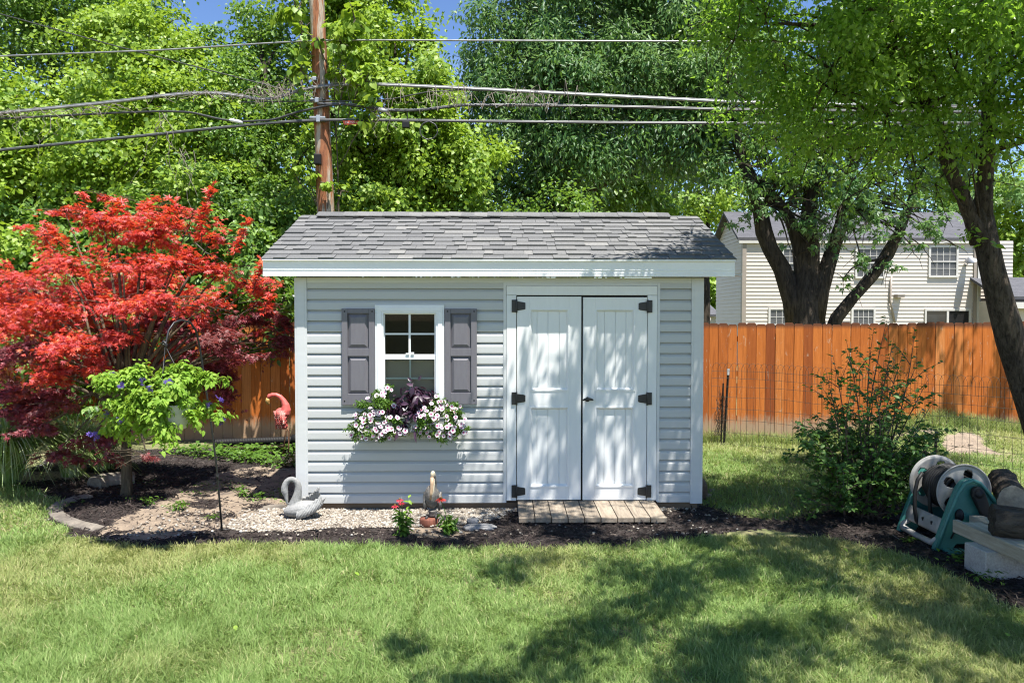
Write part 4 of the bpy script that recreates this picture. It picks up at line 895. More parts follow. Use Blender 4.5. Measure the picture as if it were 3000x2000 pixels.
# ================================================================== coneflowers, weeds, beds
def coneflower(label, base, hgt, spread, heads, petal, nl, seed):
    t = thing('coneflower', label, 'flowering plant', base, 'coneflowers in front of the shed'); base = np.array(base)
    mb = MB(); P = []; Nn = []; Tt = []; LL = []
    for k in range(14):
        a = rng.random()*2*PI; r = spread*rng.uniform(.15, 1); h = hgt*rng.uniform(.45, .95); q = base+np.array([r*math.cos(a)*.8, r*math.sin(a)*.8, h])
        pts = [base+np.array([r*.15*math.cos(a), r*.15*math.sin(a), 0]), (base+q)/2+np.array([0, 0, .03]), q]; mb.tube(pts, [.0035, .003, .002], 5)
        for _ in range(nl):
            s = rng.uniform(.12, 1); p = pts[0]*(1-s)+q*s; a2 = rng.random()*2*PI; P.append(p); Tt.append([math.cos(a2), math.sin(a2), rng.uniform(-.5, .5)]); Nn.append([rng.normal()*.4, rng.normal()*.4-.2, 1]); LL.append(rng.uniform(.04, .085)*(1.15-.4*s))
    for q, sc in heads: mb.tube([base, (base+np.array(q))/2+np.array([.01, 0, .02]), np.array(q)+np.array([0, 0, -.01])], [.004, .0035, .003], 5)
    mb.build('stem', M['leaf_weed'], t)
    leaf_mesh('foliage', T_OVATE, np.array(P), np.array(Nn), np.array(Tt), np.array(LL), np.array(LL)*.5, M['leaf_weed'], t, curl=.3)
    for q, sc in heads:
        q = np.array(q); k = 13; a = np.arange(k)*2*PI/k+rng.random(k)*.2; T = np.stack([np.cos(a), np.sin(a), np.full(k, -.35)], 1)+.1*sph(k)
        fl_ = leaf_mesh('flower', T_OVATE, np.repeat(q[None], k, 0)+T*.006, np.array([0, -.15, 1.0])+.15*sph(k), T, sc*rng.uniform(.85, 1.1, k), np.full(k, sc*.36), petal, t, curl=.25)
        mb = MB(); mb.ball(q+np.array([0, 0, .006]), (sc*.32, sc*.32, sc*.26), n=10, m=6); mb.build('cone', M['cone'], fl_)
b1 = gr(1176, 1570); yy = float(b1[1])
coneflower('leafy coneflower with three crimson red blooms left of the pelican statue', b1, .26, .13, [(at(1171, 1463, yy), .03), (at(1157, 1481, yy-.03), .028), (at(1177, 1472, yy-.02), .027)], M['petal_rose'], 9, 1)
b2 = gr(1312, 1562); yy2 = float(b2[1])
coneflower('low coneflower with one orange red bloom right of the pelican statue', b2, .19, .14, [(at(1292, 1461, yy2-.02), .042)], M['petal_red'], 9, 2)
t = thing('young_shrub', 'small upright green shoot rising beside the crimson coneflower', 'plant', gr(1196, 1560)); q = gr(1196, 1560); yy = float(q[1])
mb = MB(); tip = at(1197, 1458, yy); mb.tube([q, (q+tip)/2+np.array([.015, 0, 0]), tip], [.004, .003, .002], 5); mb.build('stem', M['leaf_weed'], t)
P = np.array([q+(tip-q)*s for s in np.linspace(.35, 1, 12)]); a = np.arange(12)*2.4; leaf_mesh('foliage', T_OVATE, P, np.stack([rng.normal(0, .3, 12), rng.normal(-.4, .3, 12), np.ones(12)], 1), np.stack([np.cos(a), np.sin(a), np.full(12, .25)], 1), .05, .03, M['leaf_basket'], t)
def weed(label, px, py, n, r, h, L=(.02, .045)):
    q = gr(px, py); t = thing('weed', label, 'weed', q, 'weeds in the garden bed')
    crown('foliage', [(q[0], q[1], h*.5, r, r, h*.5)], n, M['leaf_weed'], t, L=L, asp=.6, tpl=T_OVATE, sub=.6, per=300, up=.8, out=.3, rn=.3, droop=.0, shell=.3)
    mb = MB()
    for _ in range(5): d = rng.normal(size=2)*r*.6; mb.tube([q, q+np.array([d[0], d[1], h*.8])], [.003, .001], 4)
    mb.build('stem', M['leaf_weed'], t)
weed('small weed near the red maple trunk', 430, 1478, 60, .09, .08); weed('taller weed in the bare soil between maple and hook', 515, 1498, 110, .11, .10); weed('low sprig beside the swan end of the shed shadow', 702, 1452, 90, .08, .13)
weed('tiny weed on the soil left of the pebbles', 627, 1518, 40, .07, .03); weed('spreading weed next to the swan and stone slab', 770, 1462, 80, .12, .08); weed('weed growing at the foot of the concrete block', 2900, 1712, 60, .10, .12); weed('weed under the timber beam', 2810, 1640, 60, .08, .06); weed('weed in the mulch before the hose reel', 2660, 1590, 40, .06, .05)
# green ground cover at the left of the shed
x, y = scatter(3400, -2.6, -.02, 1.9, 3.0); k = (fbm(x*1.6, y*1.6) > .40) & (y > 1.5-.55*x); x, y = x[k], y[k]; n = len(x); hh = rng.random(n)*.12
o = leaf_mesh('ground_cover', T_OVATE, np.stack([x, y, hh+.01], 1), np.array([0, -.1, 1.0])+.5*sph(n), sph(n)*np.array([1, 1, .3]), rng.uniform(.04, .08, n), rng.uniform(.025, .05, n), M['leaf_weed'])
tag(o, 'low bright green ground cover in front of the orange fence', 'ground cover', kind='stuff')
x, y = scatter(1500, -2.2, -.05, .0, 1.2); k = (fbm(x*2.6, y*2.6+7) > .58); x, y = x[k], y[k]; n = len(x)
o = leaf_mesh('sparse_ground_cover', T_KITE, np.stack([x, y, rng.random(n)*.03+.008], 1), np.array([0, -.1, 1.0])+.5*sph(n), sph(n)*np.array([1, 1, .3]), rng.uniform(.015, .035, n), rng.uniform(.01, .02, n), M['leaf_weed'])
tag(o, 'thin green seedlings dotting the bare soil beside the shed', 'ground cover', kind='stuff')
# stones
def stone(name, label, cat, c, r, m, seed=0, group=None, rough=.16, yaw=0):
    bm = bmesh.new(); bmesh.ops.create_icosphere(bm, subdivisions=4, radius=1); c = np.array(c, float); r = np.array(r, float)
    V = np.array([v.co[:] for v in bm.verts]); F = [tuple(v.index for v in f.verts) for f in bm.faces]; bm.free()
    d = np.sign(V)*np.abs(V)**.62; d = d/np.abs(d).max(); k = 1+rough*(fbm(V[:, 0]*2.2+seed*7+V[:, 2], V[:, 1]*2.2+V[:, 2]*1.7+seed)-.5)*2
    V = d*k[:, None]*r; cc, ss = math.cos(yaw), math.sin(yaw); V = np.stack([V[:, 0]*cc-V[:, 1]*ss, V[:, 0]*ss+V[:, 1]*cc, V[:, 2]], 1)+c
    mb = MB(); mb.add(V, F, .5, True); o = mb.build(name, m); return tag(o, label, cat, group)
def edging(label, pts, wdt, hgt):
    pts = [gr(*p) for p in pts]; P = np.array(pts); mb = MB(); n = len(P); t = nrm(np.gradient(P, axis=0)); b = np.stack([-t[:, 1], t[:, 0], 0*t[:, 0]], 1)
    V = []
    for i in range(n):
        wv = wdt*(1+.25*(vnoise(i*1.3, 3.3)-.5)); hv = hgt*(1+.3*(vnoise(i*1.1, 9.1)-.5))
        for s, h in ((-.5, -.05), (-.52, .55), (-.36, 1), (.36, 1), (.52, .6), (.5, -.05)): V.append(P[i]+b[i]*s*wv+np.array([0, 0, h*hv]))
    F = [(i*6+k, i*6+k+1, (i+1)*6+k+1, (i+1)*6+k) for i in range(n-1) for k in range(5)]+[(0, 5, 4, 3, 2, 1), tuple((n-1)*6+k for k in range(6))]
    mb.add(V, F); return tag(mb.build('edging_stone', M['stone'], bevel=.008), label, 'edging stone', 'edging stones round the maple bed')
edging('curved tan edging stone at the front tip of the maple bed', [(295, 1556), (262, 1549), (225, 1540), (192, 1527), (166, 1510), (160, 1494), (180, 1478), (220, 1466), (262, 1457)], .13, .036)
edging('mossy edging stone behind the red maple trunk', [(275, 1430), (310, 1422), (350, 1418), (395, 1414)], .2, .12)
stone('flat_stone', 'grey layered flat stone in the mulch beside the ramp', 'stone', gr(1405, 1548)+np.array([0, 0, .012]), (.14, .07, .022), M['greystone'], 3)
stone('flat_stone', 'smaller pale stone lying on top of the grey layered stone', 'stone', gr(1385, 1538)+np.array([0, .0, .04]), (.05, .035, .022), M['greystone'], 5)
stone('boulder', 'brown rounded boulder behind the right corner of the shed', 'stone', gr(2060, 1472)+np.array([0, .16, .09]), (.075, .075, .11), M['brownstone'], 8, rough=.1)
stone('stone_slab', 'pale tan stone slab behind the swan planter', 'stone', gr(800, 1490)+np.array([0, .02, .0]), (.11, .05, .03), M['stone'], 11, yaw=.4)
stone('pebble', 'single pale stone lying on the mulch below the swan', 'stone', gr(851, 1582)+np.array([0, 0, .012]), (.016, .012, .012), M['pebble'], 4)
for i, (px, py) in enumerate(((2030, 1478), (2085, 1440), (2075, 1455))): stone('pebble', ('pale pebble under the right corner post', 'white pebble in the grass right of the boulder', 'pale pebble touching the brown boulder')[i], 'stone', gr(px, py)+np.array([0, 0, .015]), (.03, .025, .018), M['pebble'], 20+i)
# fallen yellow leaves on the lawn
for i, (px, py) in enumerate(((2470, 1618), (2745, 1618), (2750, 1655), (690, 1848), (2560, 1815), (2950, 1880), (1040, 1690))):
    q = gr(px, py)+np.array([0, 0, .035]); o = leaf_mesh('fallen_leaf', T_OVATE, q[None], np.array([[.2, -.3, 1]]), sph(1), .045, .028, M['petal_yellow'] if 'petal_yellow' in M else M['leaf_basket'])
    tag(o, 'yellow fallen leaf on the '+('lawn edge beyond the tree shade', 'bare ground before the hose reel', 'ground left of the concrete block', 'sunny lawn near the bottom left', 'shaded lawn at lower right', 'lawn at the bottom right corner', 'sunny lawn below the mulch')[i], 'leaf', 'fallen yellow leaves')

# ================================================================== board fence
FNY = 4.0; fence = thing('board_fence', 'orange stained dog eared board fence along the back of the yard', 'fence', (2, FNY, 0))
PW = .137; x = -9.0; k = 0; mb = MB(); first = True
while x < 13.2:
    z0 = float(H(np.array([x]), np.array([FNY]))[0])*.9-.02; h = 1.685+rng.normal()*.008+.012*math.sin(x*.8); g = .0015+abs(rng.normal())*.0018; c = .022; y0 = FNY+rng.normal()*.003; tl = rng.normal()*.002
    P = [(x+g, z0), (x+PW-g, z0), (x+PW-g+tl, h-c), (x+PW-g-c+tl, h), (x+g+c+tl, h), (x+g+tl, h-c)]
    mb.prism(P, y0, y0+.017, float(np.clip(rng.normal(.5, .26), 0, 1))); x += PW; k += 1
    if k % 18 == 0 or x >= 13.2: mb.build('board_panel', M['fence'], fence); mb = MB()
for z in (.3, .95, 1.45):
    mb = MB(); mb.box(-9, 13.2, FNY+.02, FNY+.058, z-.04, z+.04); mb.build('rail', M['fence'], fence)
for i in range(10):
    mb = MB(); xx = -8.6+i*2.4; mb.box(xx, xx+.09, FNY+.06, FNY+.15, 0, 1.6); mb.build('fence_post', M['fence'], fence)

# ================================================================== garden wire fence with stakes
wf = thing('wire_fence', 'thin green garden wire fence with scalloped top in front of the orange boards', 'fence', (5.5, 3, 0))
ctrl = np.array([(4.72, 3.42), (5.3, 3.15), (5.95, 2.45), (6.62, 1.42), (7.2, .75), (8.0, .2)])
seg = np.concatenate([[0], np.cumsum(np.linalg.norm(np.diff(ctrl, axis=0), axis=1))])
def wp(s): return np.array([np.interp(s, seg, ctrl[:, 0]), np.interp(s, seg, ctrl[:, 1])])
mb = MB(); sp = .078; nW = int(seg[-1]/sp); HW = 1.13; WR = .0021
for k in range(nW):
    s = k*sp; p = wp(s); q = wp(s+sp*1.55); g0 = float(H(p[0], p[1])); wob = .022*(vnoise(k*.6, 3)-.5); wob2 = .02*(vnoise(k*.5, 8)-.5)
    pts = [(p[0], p[1], g0)]+[(p[0]+wob*math.sin(t*PI)+wob2*math.sin(2*t*PI), p[1]+wob2*math.sin(t*PI), g0+(HW-.09)*t) for t in (.2, .4, .6, .8, 1)]
    for a in (20, 55, 90, 125, 160, 180): u = .5-.5*math.cos(math.radians(a)); pts.append((p[0]+(q[0]-p[0])*u, p[1]+(q[1]-p[1])*u, g0+HW-.09+.10*math.sin(math.radians(a))))
    pts.append((q[0], q[1], g0+HW-.2)); mb.tube(pts, WR, 4, .5, False)
ss = np.arange(0, seg[-1], .12)
for z in (.04, .2, .36, .52, .68, .82, .93, 1.03):
    mb.tube([(*wp(s), float(H(*wp(s)))+z+.02*(vnoise(s*2.2, z*9)-.5)) for s in ss], WR, 4, .5, False)
mb.build('wire_mesh', M['wire'], wf)
def stake(label, base, top, r=.014):
    t = thing('metal_stake', label, 'stake', base, 'garden wire fence stakes'); base = np.array(base); top = np.array(top); mb = MB()
    d = nrm(top-base); mb.tube([base-d*.05, top], r, 4, .5, True, False); b = np.array([0, -1, 0])*r*1.2
    mb.build('shaft', M['black'], t); mb = MB()
    for k in range(1, 9): c = base+(top-base)*k/9; mb.box(c[0]-.006, c[0]+.006, c[1]-r*2.1, c[1]-r*.7, c[2]-.008, c[2]+.008)
    mb.build('stud', M['black'], t)
    return t
q = np.array([4.72, 3.40, 0]); yq = 3.4
stake('dark green metal stake with pale tip near the shed end of the wire fence', at(2121, 1290, yq)*np.array([1, 1, 0]), at(2134, 1082, yq), .016)
stake('rusty broken stake left of the pale tipped stake', at(2112, 1285, yq+.05)*np.array([1, 1, 0]), at(2119, 1122, yq+.05), .012)
mb = MB(); p1, p2 = at(2132.6, 1098, yq-.02), at(2134, 1080, yq-.02); mb.tube([p1, p2], .017, 4, .5, True, False); mb.build('pale_tip', M['trim'], bpy.data.objects['metal_stake'])
q2 = at(2738, 1372, 1.42)
stake('black metal stake behind the hose reel', np.array([q2[0], 1.42, 0]), at(2743, 1262, 1.42), .018)
# dead creeper tangled on the stake
mb = MB(); t = thing('dead_creeper', 'dry tangled creeper stems clinging to the rusty broken stake', 'vine', at(2105, 1280, 3.5)*np.array([1, 1, 0]))
for k in range(26):
    px, py = 2105+rng.normal()*9, 1275; pts = []
    for j in range(7): pts.append(at(px+j*1.5+rng.normal()*6, py-j*rng.uniform(14, 24), 3.5+rng.normal()*.03))
    mb.tube(pts, .0022, 4, .5, False)
mb.build('stem', M['twig'], t)

# ================================================================== hose reel
hr = thing('hose_reel', 'grey and green plastic hose reel wound with black hose beside the shrub', 'hose reel', (5.4, -1.0, 0))
YN, YR = -1.27, -.74; AX = np.array([5.37, -1.0, .43])
def a_panel(y0, y1, name, mat, s):
    P = [(5.10, .0), (5.235, .0), (5.27, .05), (5.62, .05), (5.66, 0), (5.80, 0), (5.79, .04), (5.72, .16), (5.64, .28), (5.55, .40), (5.47, .50), (5.42, .535), (5.36, .55), (5.31, .53), (5.27, .48), (5.22, .36), (5.165, .20), (5.115, .06)]
    mb = MB(); mb.prism(P, y0, y1); return mb.build(name, mat, hr, bevel=.012, segs=3)
pan = a_panel(YN, YN+.05, 'side_panel', M['greenplastic'], -1); pan2 = a_panel(YR-.02, YR+.03, 'side_panel', M['greenplastic'], 1)
mb = MB()   # raised outer flange of the near panel
mb.tube([(5.11, YN-.01, .01), (5.15, YN-.015, .14), (5.205, YN-.02, .30), (5.26, YN-.022, .44), (5.31, YN-.02, .515), (5.37, YN-.02, .54), (5.43, YN-.018, .515), (5.50, YN-.015, .44), (5.60, YN-.012, .31), (5.70, YN-.01, .17), (5.78, YN-.005, .03)], .014, 8); mb.build('panel_rim', M['greenplastic'], pan)
mb = MB(); mb.obox((5.235, YN-.045, .012), (.075, 0, 0), (0, .05, 0), (0, 0, .012)); mb.build('foot', M['greenplastic'], pan, bevel=.008)
mb = MB(); mb.obox((5.70, YN-.03, .012), (.075, 0, 0), (0, .05, 0), (0, 0, .012)); mb.build('foot', M['greenplastic'], pan, bevel=.008)
mb = MB(); mb.ball((5.285, YN-.004, .27), (.035, .02, .052), n=14, m=8); mb.build('panel_recess', M['rubber'], pan)
mb = MB(); mb.tube([(5.262, YN-.016, .20), (5.235, YN-.018, .14), (5.215, YN-.016, .10)], .006, 6); mb.build('groove', M['rubber'], pan)
# drum: two flanges with oval windows, core, hose
def flange(y, name, s):
    mb = MB(); R = .212; nr, na = 26, 150; V = []; F = []
    for i in range(nr+1):
        r = R*(.0+i/nr)
        prof = .028*math.exp(-((r/.055)**2))+(.016 if r > R*.93 else 0)+.008*math.sin(min(1, r/(R*.93))*PI)
        for j in range(na): a = 2*PI*j/na; V.append((AX[0]+r*math.cos(a), y-s*prof, AX[2]+r*math.sin(a)))
    for i in range(nr):
        for j in range(na):
            r = R*((i+.5)/nr); a = 2*PI*(j+.5)/na; hole = False
            for h in range(5):
                hc = math.radians(75+72*h); da = (a-hc+PI) % (2*PI)-PI; lx = r*math.cos(da)-.122; ly = r*math.sin(da)
                if (lx/.050)**2+(ly/(.036*(1+lx*5)))**2 < 1: hole = True
            if not hole: F.append((i*na+j, i*na+(j+1) % na, (i+1)*na+(j+1) % na, (i+1)*na+j))
    mb.add(V, F, .5, True); return mb.build(name, M['greyplastic'], hr, solid=.007)
flange(YN+.10, 'drum_flange', 1); flange(YR-.08, 'drum_flange', -1)
mb = MB(); mb.tube([AX+np.array([0, YN+.11-AX[1], 0]), AX+np.array([0, YR-.09-AX[1], 0])], .075, 20); mb.build('drum_core', M['rubber'], hr)
mb = MB(); pts = []
y0h, y1h = YN+.135, YR-.12
for lay in range(3):
    turns = 10; r = .105+.030*lay; ks = np.linspace(0, turns, turns*20)
    for t_ in (ks if lay < 2 else ks[:140]):
        u = t_/turns; u = u if lay % 2 == 0 else 1-u
        pts.append((AX[0]+r*math.cos(2*PI*t_), y0h+(y1h-y0h)*u, AX[2]+r*math.sin(2*PI*t_)))
mb.tube(pts, .0145, 7); mb.build('hose', M['rubber'], hr)
mb = MB()   # loose end of the hose hanging at the front
mb.tube([(5.21, -.90, .52), (5.165, -.91, .46), (5.14, -.92, .36), (5.135, -.93, .24), (5.15, -.93, .14), (5.20, -.92, .08)], .0145, 8); mb.tube([(5.23, -1.0, .52), (5.20, -1.02, .40), (5.20, -1.03, .26), (5.23, -1.02, .16)], .0145, 8); mb.build('hose_end', M['rubber'], hr)
# front tray and carry handle between the panels
mb = MB(); mb.grid(lambda u, v: np.array([5.165+.03*v-.012*math.sin(v*PI), YN+.04+(YR-YN-.06)*u, .11+.12*v]), 8, 6); mb.build('front_tray', M['greyplastic'], hr, solid=.012)
mb = MB(); mb.tube([(5.20, YN+.05, .10), (5.13, YN+.04, .075), (5.115, YN+.06, .05), (5.112, (YN+YR)/2, .045), (5.115, YR-.05, .05), (5.13, YR-.03, .075), (5.20, YR-.04, .12)], [.02, .022, .023, .023, .023, .022, .02], 10); mb.build('carry_handle', M['greyplastic'], hr)
for yy_ in (-1.12, -1.0, -.88): mb = MB(); mb.obox((5.166, yy_, .165), (.006, 0, .002), (0, .008, 0), (-.004, 0, .022)); mb.build('tray_slot', M['rubber'], hr)
mb = MB(); cd = nrm(np.array([.13, 0, -.30])); c0 = np.array([5.40, YN-.03, .445]); c1 = c0+cd*.26
sd_ = np.array([-cd[2], 0, cd[0]])
P = [c0+sd_*.05, c0-cd*.045+sd_*.03, c0-cd*.055, c0-cd*.045-sd_*.03, c0-sd_*.05, c1-sd_*.034, c1+cd*.02, c1+sd_*.034]
mb.prism([(p[0], p[2]) for p in P], YN-.052, YN-.012); cr = mb.build('crank', M['rubber'], hr, bevel=.012, segs=3)
mb = MB(); mb.lathe([(.032, 0), (.032, .006), (.0, .008)], c0+np.array([0, -.022, 0]), 20, ax=[[1, 0, 0], [0, 0, -1], [0, 1, 0]]); mb.build('hub_cap', M['drain'], cr)
mb = MB(); mb.tube([c1+np.array([-.01, -.02, .02]), c1+np.array([-.01, -.09, .02])], [.02, .017], 10); mb.build('crank_knob', M['rubber'], cr)

# ================================================================== block, timbers, logs
mb = MB(); mb.box(5.085, 5.48, -1.895, -1.66, 0, .188); o = mb.build('concrete_block', M['block'], bevel=.008); tag(o, 'pale concrete block holding up the timber beams', 'block')
def beam(label, x0, ya, yb, z0, wdt, h, yaw=0, tilt=0):
    mb = MB(); dx = (ya-yb)*math.tan(yaw); V = []
    for y, ox, oz in ((ya, 0, 0), (yb, dx, tilt)): V += [(x0+ox, y, z0+oz), (x0+ox+wdt, y, z0+oz), (x0+ox+wdt, y, z0+oz+h), (x0+ox, y, z0+oz+h)]
    mb.add(V, [(0, 1, 2, 3), (7, 6, 5, 4), (0, 4, 5, 1), (1, 5, 6, 2), (2, 6, 7, 3), (3, 7, 4, 0)], rng.random()); o = mb.build('timber_beam', M['beam'], bevel=.004); return tag(o, label, 'timber', 'timbers on the concrete block')
beam('long weathered timber beam resting on edge across the concrete block', 5.145, -1.42, -3.1, .190, .042, .092, .03)
beam('second weathered timber lying flush behind the long beam', 5.200, -1.47, -3.1, .200, .12, .075, .03)
beam('third timber, mostly hidden under the split log', 5.34, -1.30, -3.1, .195, .10, .085, .02)
def logm(label, p0, p1, r, split, grp='firewood logs on the timbers'):
    p0 = np.array(p0); p1 = np.array(p1); t = thing('log', label, 'log', p0, grp); mb = MB(); n = 16; d = nrm(p1-p0); a0 = nrm(np.cross(d, [0, 0, 1])); b0 = np.cross(a0, d); V = []; k = 30
    for i in range(n+1):
        s = i/n
        for j in range(k):
            a = 2*PI*j/k; rr = r*(1+.30*(vnoise(math.cos(a)*1.6+r*90+p0[1]*9, math.sin(a)*1.6+s*2)-.5)+.16*(vnoise(math.cos(a)*5+30, math.sin(a)*5+s*4+p0[0]*7)-.5)); u, v = rr*math.cos(a), rr*math.sin(a)
            if split: v = min(v, r*.30+.02*u)
            V.append(p0+(p1-p0)*s+a0*u+b0*v+d*(.02*(vnoise(j*1.7, i*3+r*40)-.5) if i in (0, n) else 0))
    mb.add(V, [(i*k+j, i*k+(j+1) % k, (i+1)*k+(j+1) % k, (i+1)*k+j) for i in range(n) for j in range(k)], .5, False); mb.build('bark', M['log'], t)
    for i in (0, n): mb = MB(); mb.add(V[i*k:(i+1)*k], [tuple(range(k)) if i else tuple(range(k-1, -1, -1))]); mb.build('cut_end', M['logend'] if 'pale' in label else M['log'], t)
logm('dark split log with bark lying across the timbers', (5.185, -1.80, .385), (5.75, -2.02, .37), .105, False)
logm('pale ended round log behind the dark split log', (5.63, -1.36, .40), (5.95, -.75, .42), .105, False)
logm('lower round log behind the beams, right of the hose reel', (5.60, -1.50, .20), (5.98, -.85, .2), .10, False)

# black drain pipe -------------------------------------------------------
dp = thing('drain_pipe', 'black corrugated drain pipe lying before the orange fence', 'pipe', (-.7, 3.4, .12))
mb = MB(); yd = 3.1; pa, pb = at(632, 1297, yd), at(868, 1288, yd); pb2 = pb+np.array([.05, 0, 0]); n = 150; ts = np.linspace(0, 1, n); mb.tube([pa+(pb-pa)*t for t in ts], [.052 if i % 3 else .045 for i in range(n)], 12); mb.build('pipe_body', M['drain'], dp)
mb = MB(); a_, b_ = at(856, 1286, yd-.01), at(882, 1285, yd-.01); mb.tube([a_, b_], .064, 14); mb.build('coupling', M['drain'], dp)
dp2 = thing('drain_pipe', 'second black corrugated pipe running behind the shed corner', 'pipe', (0, 3.55, .06))
mb = MB(); pa, pb = at(850, 1310, 3.2), at(1000, 1306, 3.2); mb.tube([pa+(pb-pa)*t for t in np.linspace(0, 1, 90)], [.05 if i % 3 else .044 for i in range(90)], 12); mb.build('pipe_body', M['drain'], dp2)
dp3 = thing('board', 'thin weathered board lying in front of the drain pipe', 'board', (-.8, 3.2, .03)); mb = MB(); pa, pb = at(640, 1318, 3.2), at(840, 1316, 3.2); mb.box(pa[0], pb[0], 3.18, 3.21, .0, .07); mb.build('plank', M['skid'], dp3)

# ================================================================== utility pole and lines
PYY = 5.1; up = thing('utility_pole', 'tall brown weathered wooden utility pole behind the shed', 'pole', at(970, 1200, PYY)*np.array([1, 1, 0]))
mb = MB(); pts = [np.array([*at(972, 1000, PYY)[:2], 0])]; rad = [.150]
for py in range(800, -260, -60): pts.append(at(928+(py/628)*27, py, PYY)); rad.append(.114+.020*(py/628))
mb.tube(pts, rad, 28, .5, wob=.05); mb.build('shaft', M['pole'], up)
for (px, py, wd, ht, mt) in ((934, 350, .30, .075, 'metal'), (930, 296, .24, .05, 'metal'), (923, 233, .12, .04, 'metal'), (925, 120, .10, .03, 'metal')):
    mb = MB(); c = at(px, py, PYY-.15); mb.box(c[0]-wd/2*.9, c[0]+wd/2*.7, c[1]-.03, c[1]+.03, c[2]-ht*.5, c[2]-ht*.1); mb.box(c[0]-wd/2*.9, c[0]+wd/2*.7, c[1]-.045, c[1]+.03, c[2]+ht*.1, c[2]+ht*.5); mb.box(c[0]-.03, c[0]+.03, c[1]-.06, c[1]+.04, c[2]-ht*.7, c[2]+ht*.7); mb.build('cable_clamp', M['metal'], up, bevel=.006)
mb = MB(); c = at(931, 467, PYY-.15); mb.box(c[0]-.055, c[0]+.055, c[1]-.045, c[1]+.04, c[2]-.085, c[2]+.08); bx = mb.build('junction_box', M['rubber'], up, bevel=.012); mb = MB(); mb.box(c[0]-.045, c[0]+.045, c[1]-.054, c[1]-.046, c[2]-.07, c[2]+.065); mb.build('lid', M['drain'], bx, bevel=.004)
CY = PYY-.19
def cable(label, pts, r, m='cable', y=CY, wrap=None, grp='overhead lines on the utility pole'):
    t = thing('overhead_cable', label, 'cable', at(*pts[len(pts)//2], y), grp); P = np.array([at(px, py, y) for px, py in pts]); s = np.concatenate([[0], np.cumsum(np.linalg.norm(np.diff(P, axis=0), axis=1))]); q = np.linspace(0, s[-1], 140)
    # smooth curve through the points
    C = np.stack([np.interp(q, s, P[:, i]) for i in range(3)], 1)
    for _ in range(4): C[1:-1] = .25*C[:-2]+.5*C[1:-1]+.25*C[2:]
    mb = MB(); mb.tube(C, r, 7); mb.build('sheath', M[m], t)
    if wrap:
        mb = MB(); D = C+np.array([0, 0, r+.006]); mb.tube(D, .0065, 5); mb.build('messenger_wire', M['strand'], t)
    return t
cable('topmost straight power line crossing above the shed', [(-200, 172), (0, 165), (480, 147), (770, 128), (925, 119), (1070, 118), (1800, 121), (2600, 124), (3200, 128)], .013, 'strand')
cable('thin drop wire slanting down from the top left corner to the pole', [(-150, 10), (0, 41), (330, 133), (640, 213), (950, 292), (1010, 300)], .009)
cable('thick bundled silver cable sagging across the whole picture', [(-200, 352), (0, 333), (330, 300), (500, 279), (600, 272), (700, 279), (760, 297), (815, 293), (855, 268), (960, 250), (1100, 248), (1400, 262), (1800, 283), (2150, 300), (2600, 310), (3200, 322)], .020, 'strand', wrap=True)
cable('black cable with a white splice dipping left of the pole', [(-200, 352), (0, 348), (340, 331), (480, 326), (560, 329), (640, 349), (700, 357), (800, 352), (880, 326), (960, 309), (1010, 305)], .017)
cable('black telephone cable looping right of the pole to the far right', [(930, 306), (1010, 305), (1080, 316), (1150, 326), (1240, 324), (1350, 309), (1600, 310), (1900, 316), (2100, 322), (3200, 334)], .017, wrap=True)
cable('thin black line above the telephone cable right of the pole', [(700, 300), (930, 296), (1080, 296), (1150, 290), (1250, 270), (1350, 264), (1500, 268)], .010)
cable('lowest black cable with silver strand running through the pole clamp', [(-200, 462), (0, 441), (480, 393), (760, 364), (930, 353), (1180, 354), (1500, 358), (1800, 361), (2270, 363), (3200, 363)], .016, wrap=True)
sp_ = thing('cable_splice', 'white sleeve splice on the dipping black cable', 'splice', at(692, 356, CY)); mb = MB(); mb.tube([at(672, 352, CY), at(680, 353, CY), at(705, 358, CY), at(712, 360, CY)], [.016, .026, .026, .016], 10); mb.build('sleeve', M['white'], sp_)
sp2 = thing('cable_splice', 'small silver sleeve on the looping telephone cable', 'splice', at(1122, 324, CY)); mb = MB(); mb.tube([at(1108, 322, CY), at(1136, 326, CY)], .030, 10); mb.build('sleeve', M['metal'], sp2)
tb = thing('terminal_box', 'small black terminal box hanging from the lowest cable', 'box', at(1190, 366, CY)); mb = MB(); c = at(1189, 365, CY); mb.box(c[0]-.055, c[0]+.055, c[1]-.04, c[1]+.04, c[2]-.055, c[2]+.045); tq = mb.build('case', M['rubber'], tb, bevel=.01); mb = MB(); mb.box(c[0]+.02, c[0]+.03, c[1]-.01, c[1]+.01, c[2]+.045, c[2]+.19); mb.build('strap', M['rubber'], tb)
cl_ = thing('cable_coil', 'round coil of spare black cable hanging below the line', 'cable coil', at(1256, 382, CY)); mb = MB()
for k in range(3):
    c = at(1256, 383, CY-.01*k); mb.tube([c+.135*np.array([math.cos(a), 0, math.sin(a)])+rng.normal(size=3)*.003 for a in np.linspace(0, 2*PI, 36)], .0085, 6)
mb.build('loop', M['cable'], cl_)
tg = thing('cable_tag', 'orange plastic tag with white lettering clipped under the lowest cable', 'tag', at(1028, 360, CY-.02)); mb = MB(); a_, b_ = at(1004, 354, CY-.022), at(1052, 366, CY-.022)
mb.prism([(a_[0]+.018, b_[2]), (b_[0], b_[2]+.004), (b_[0]-.006, a_[2]), (a_[0], a_[2])], CY-.026, CY-.020); pl = mb.build('plate', M['tag'], tg)
fc = bpy.data.curves.new('lettering', 'FONT'); fc.body = 'CAUTION'; fc.size = .040; fc.align_x = 'CENTER'; fc.align_y = 'CENTER'; fc.extrude = .001
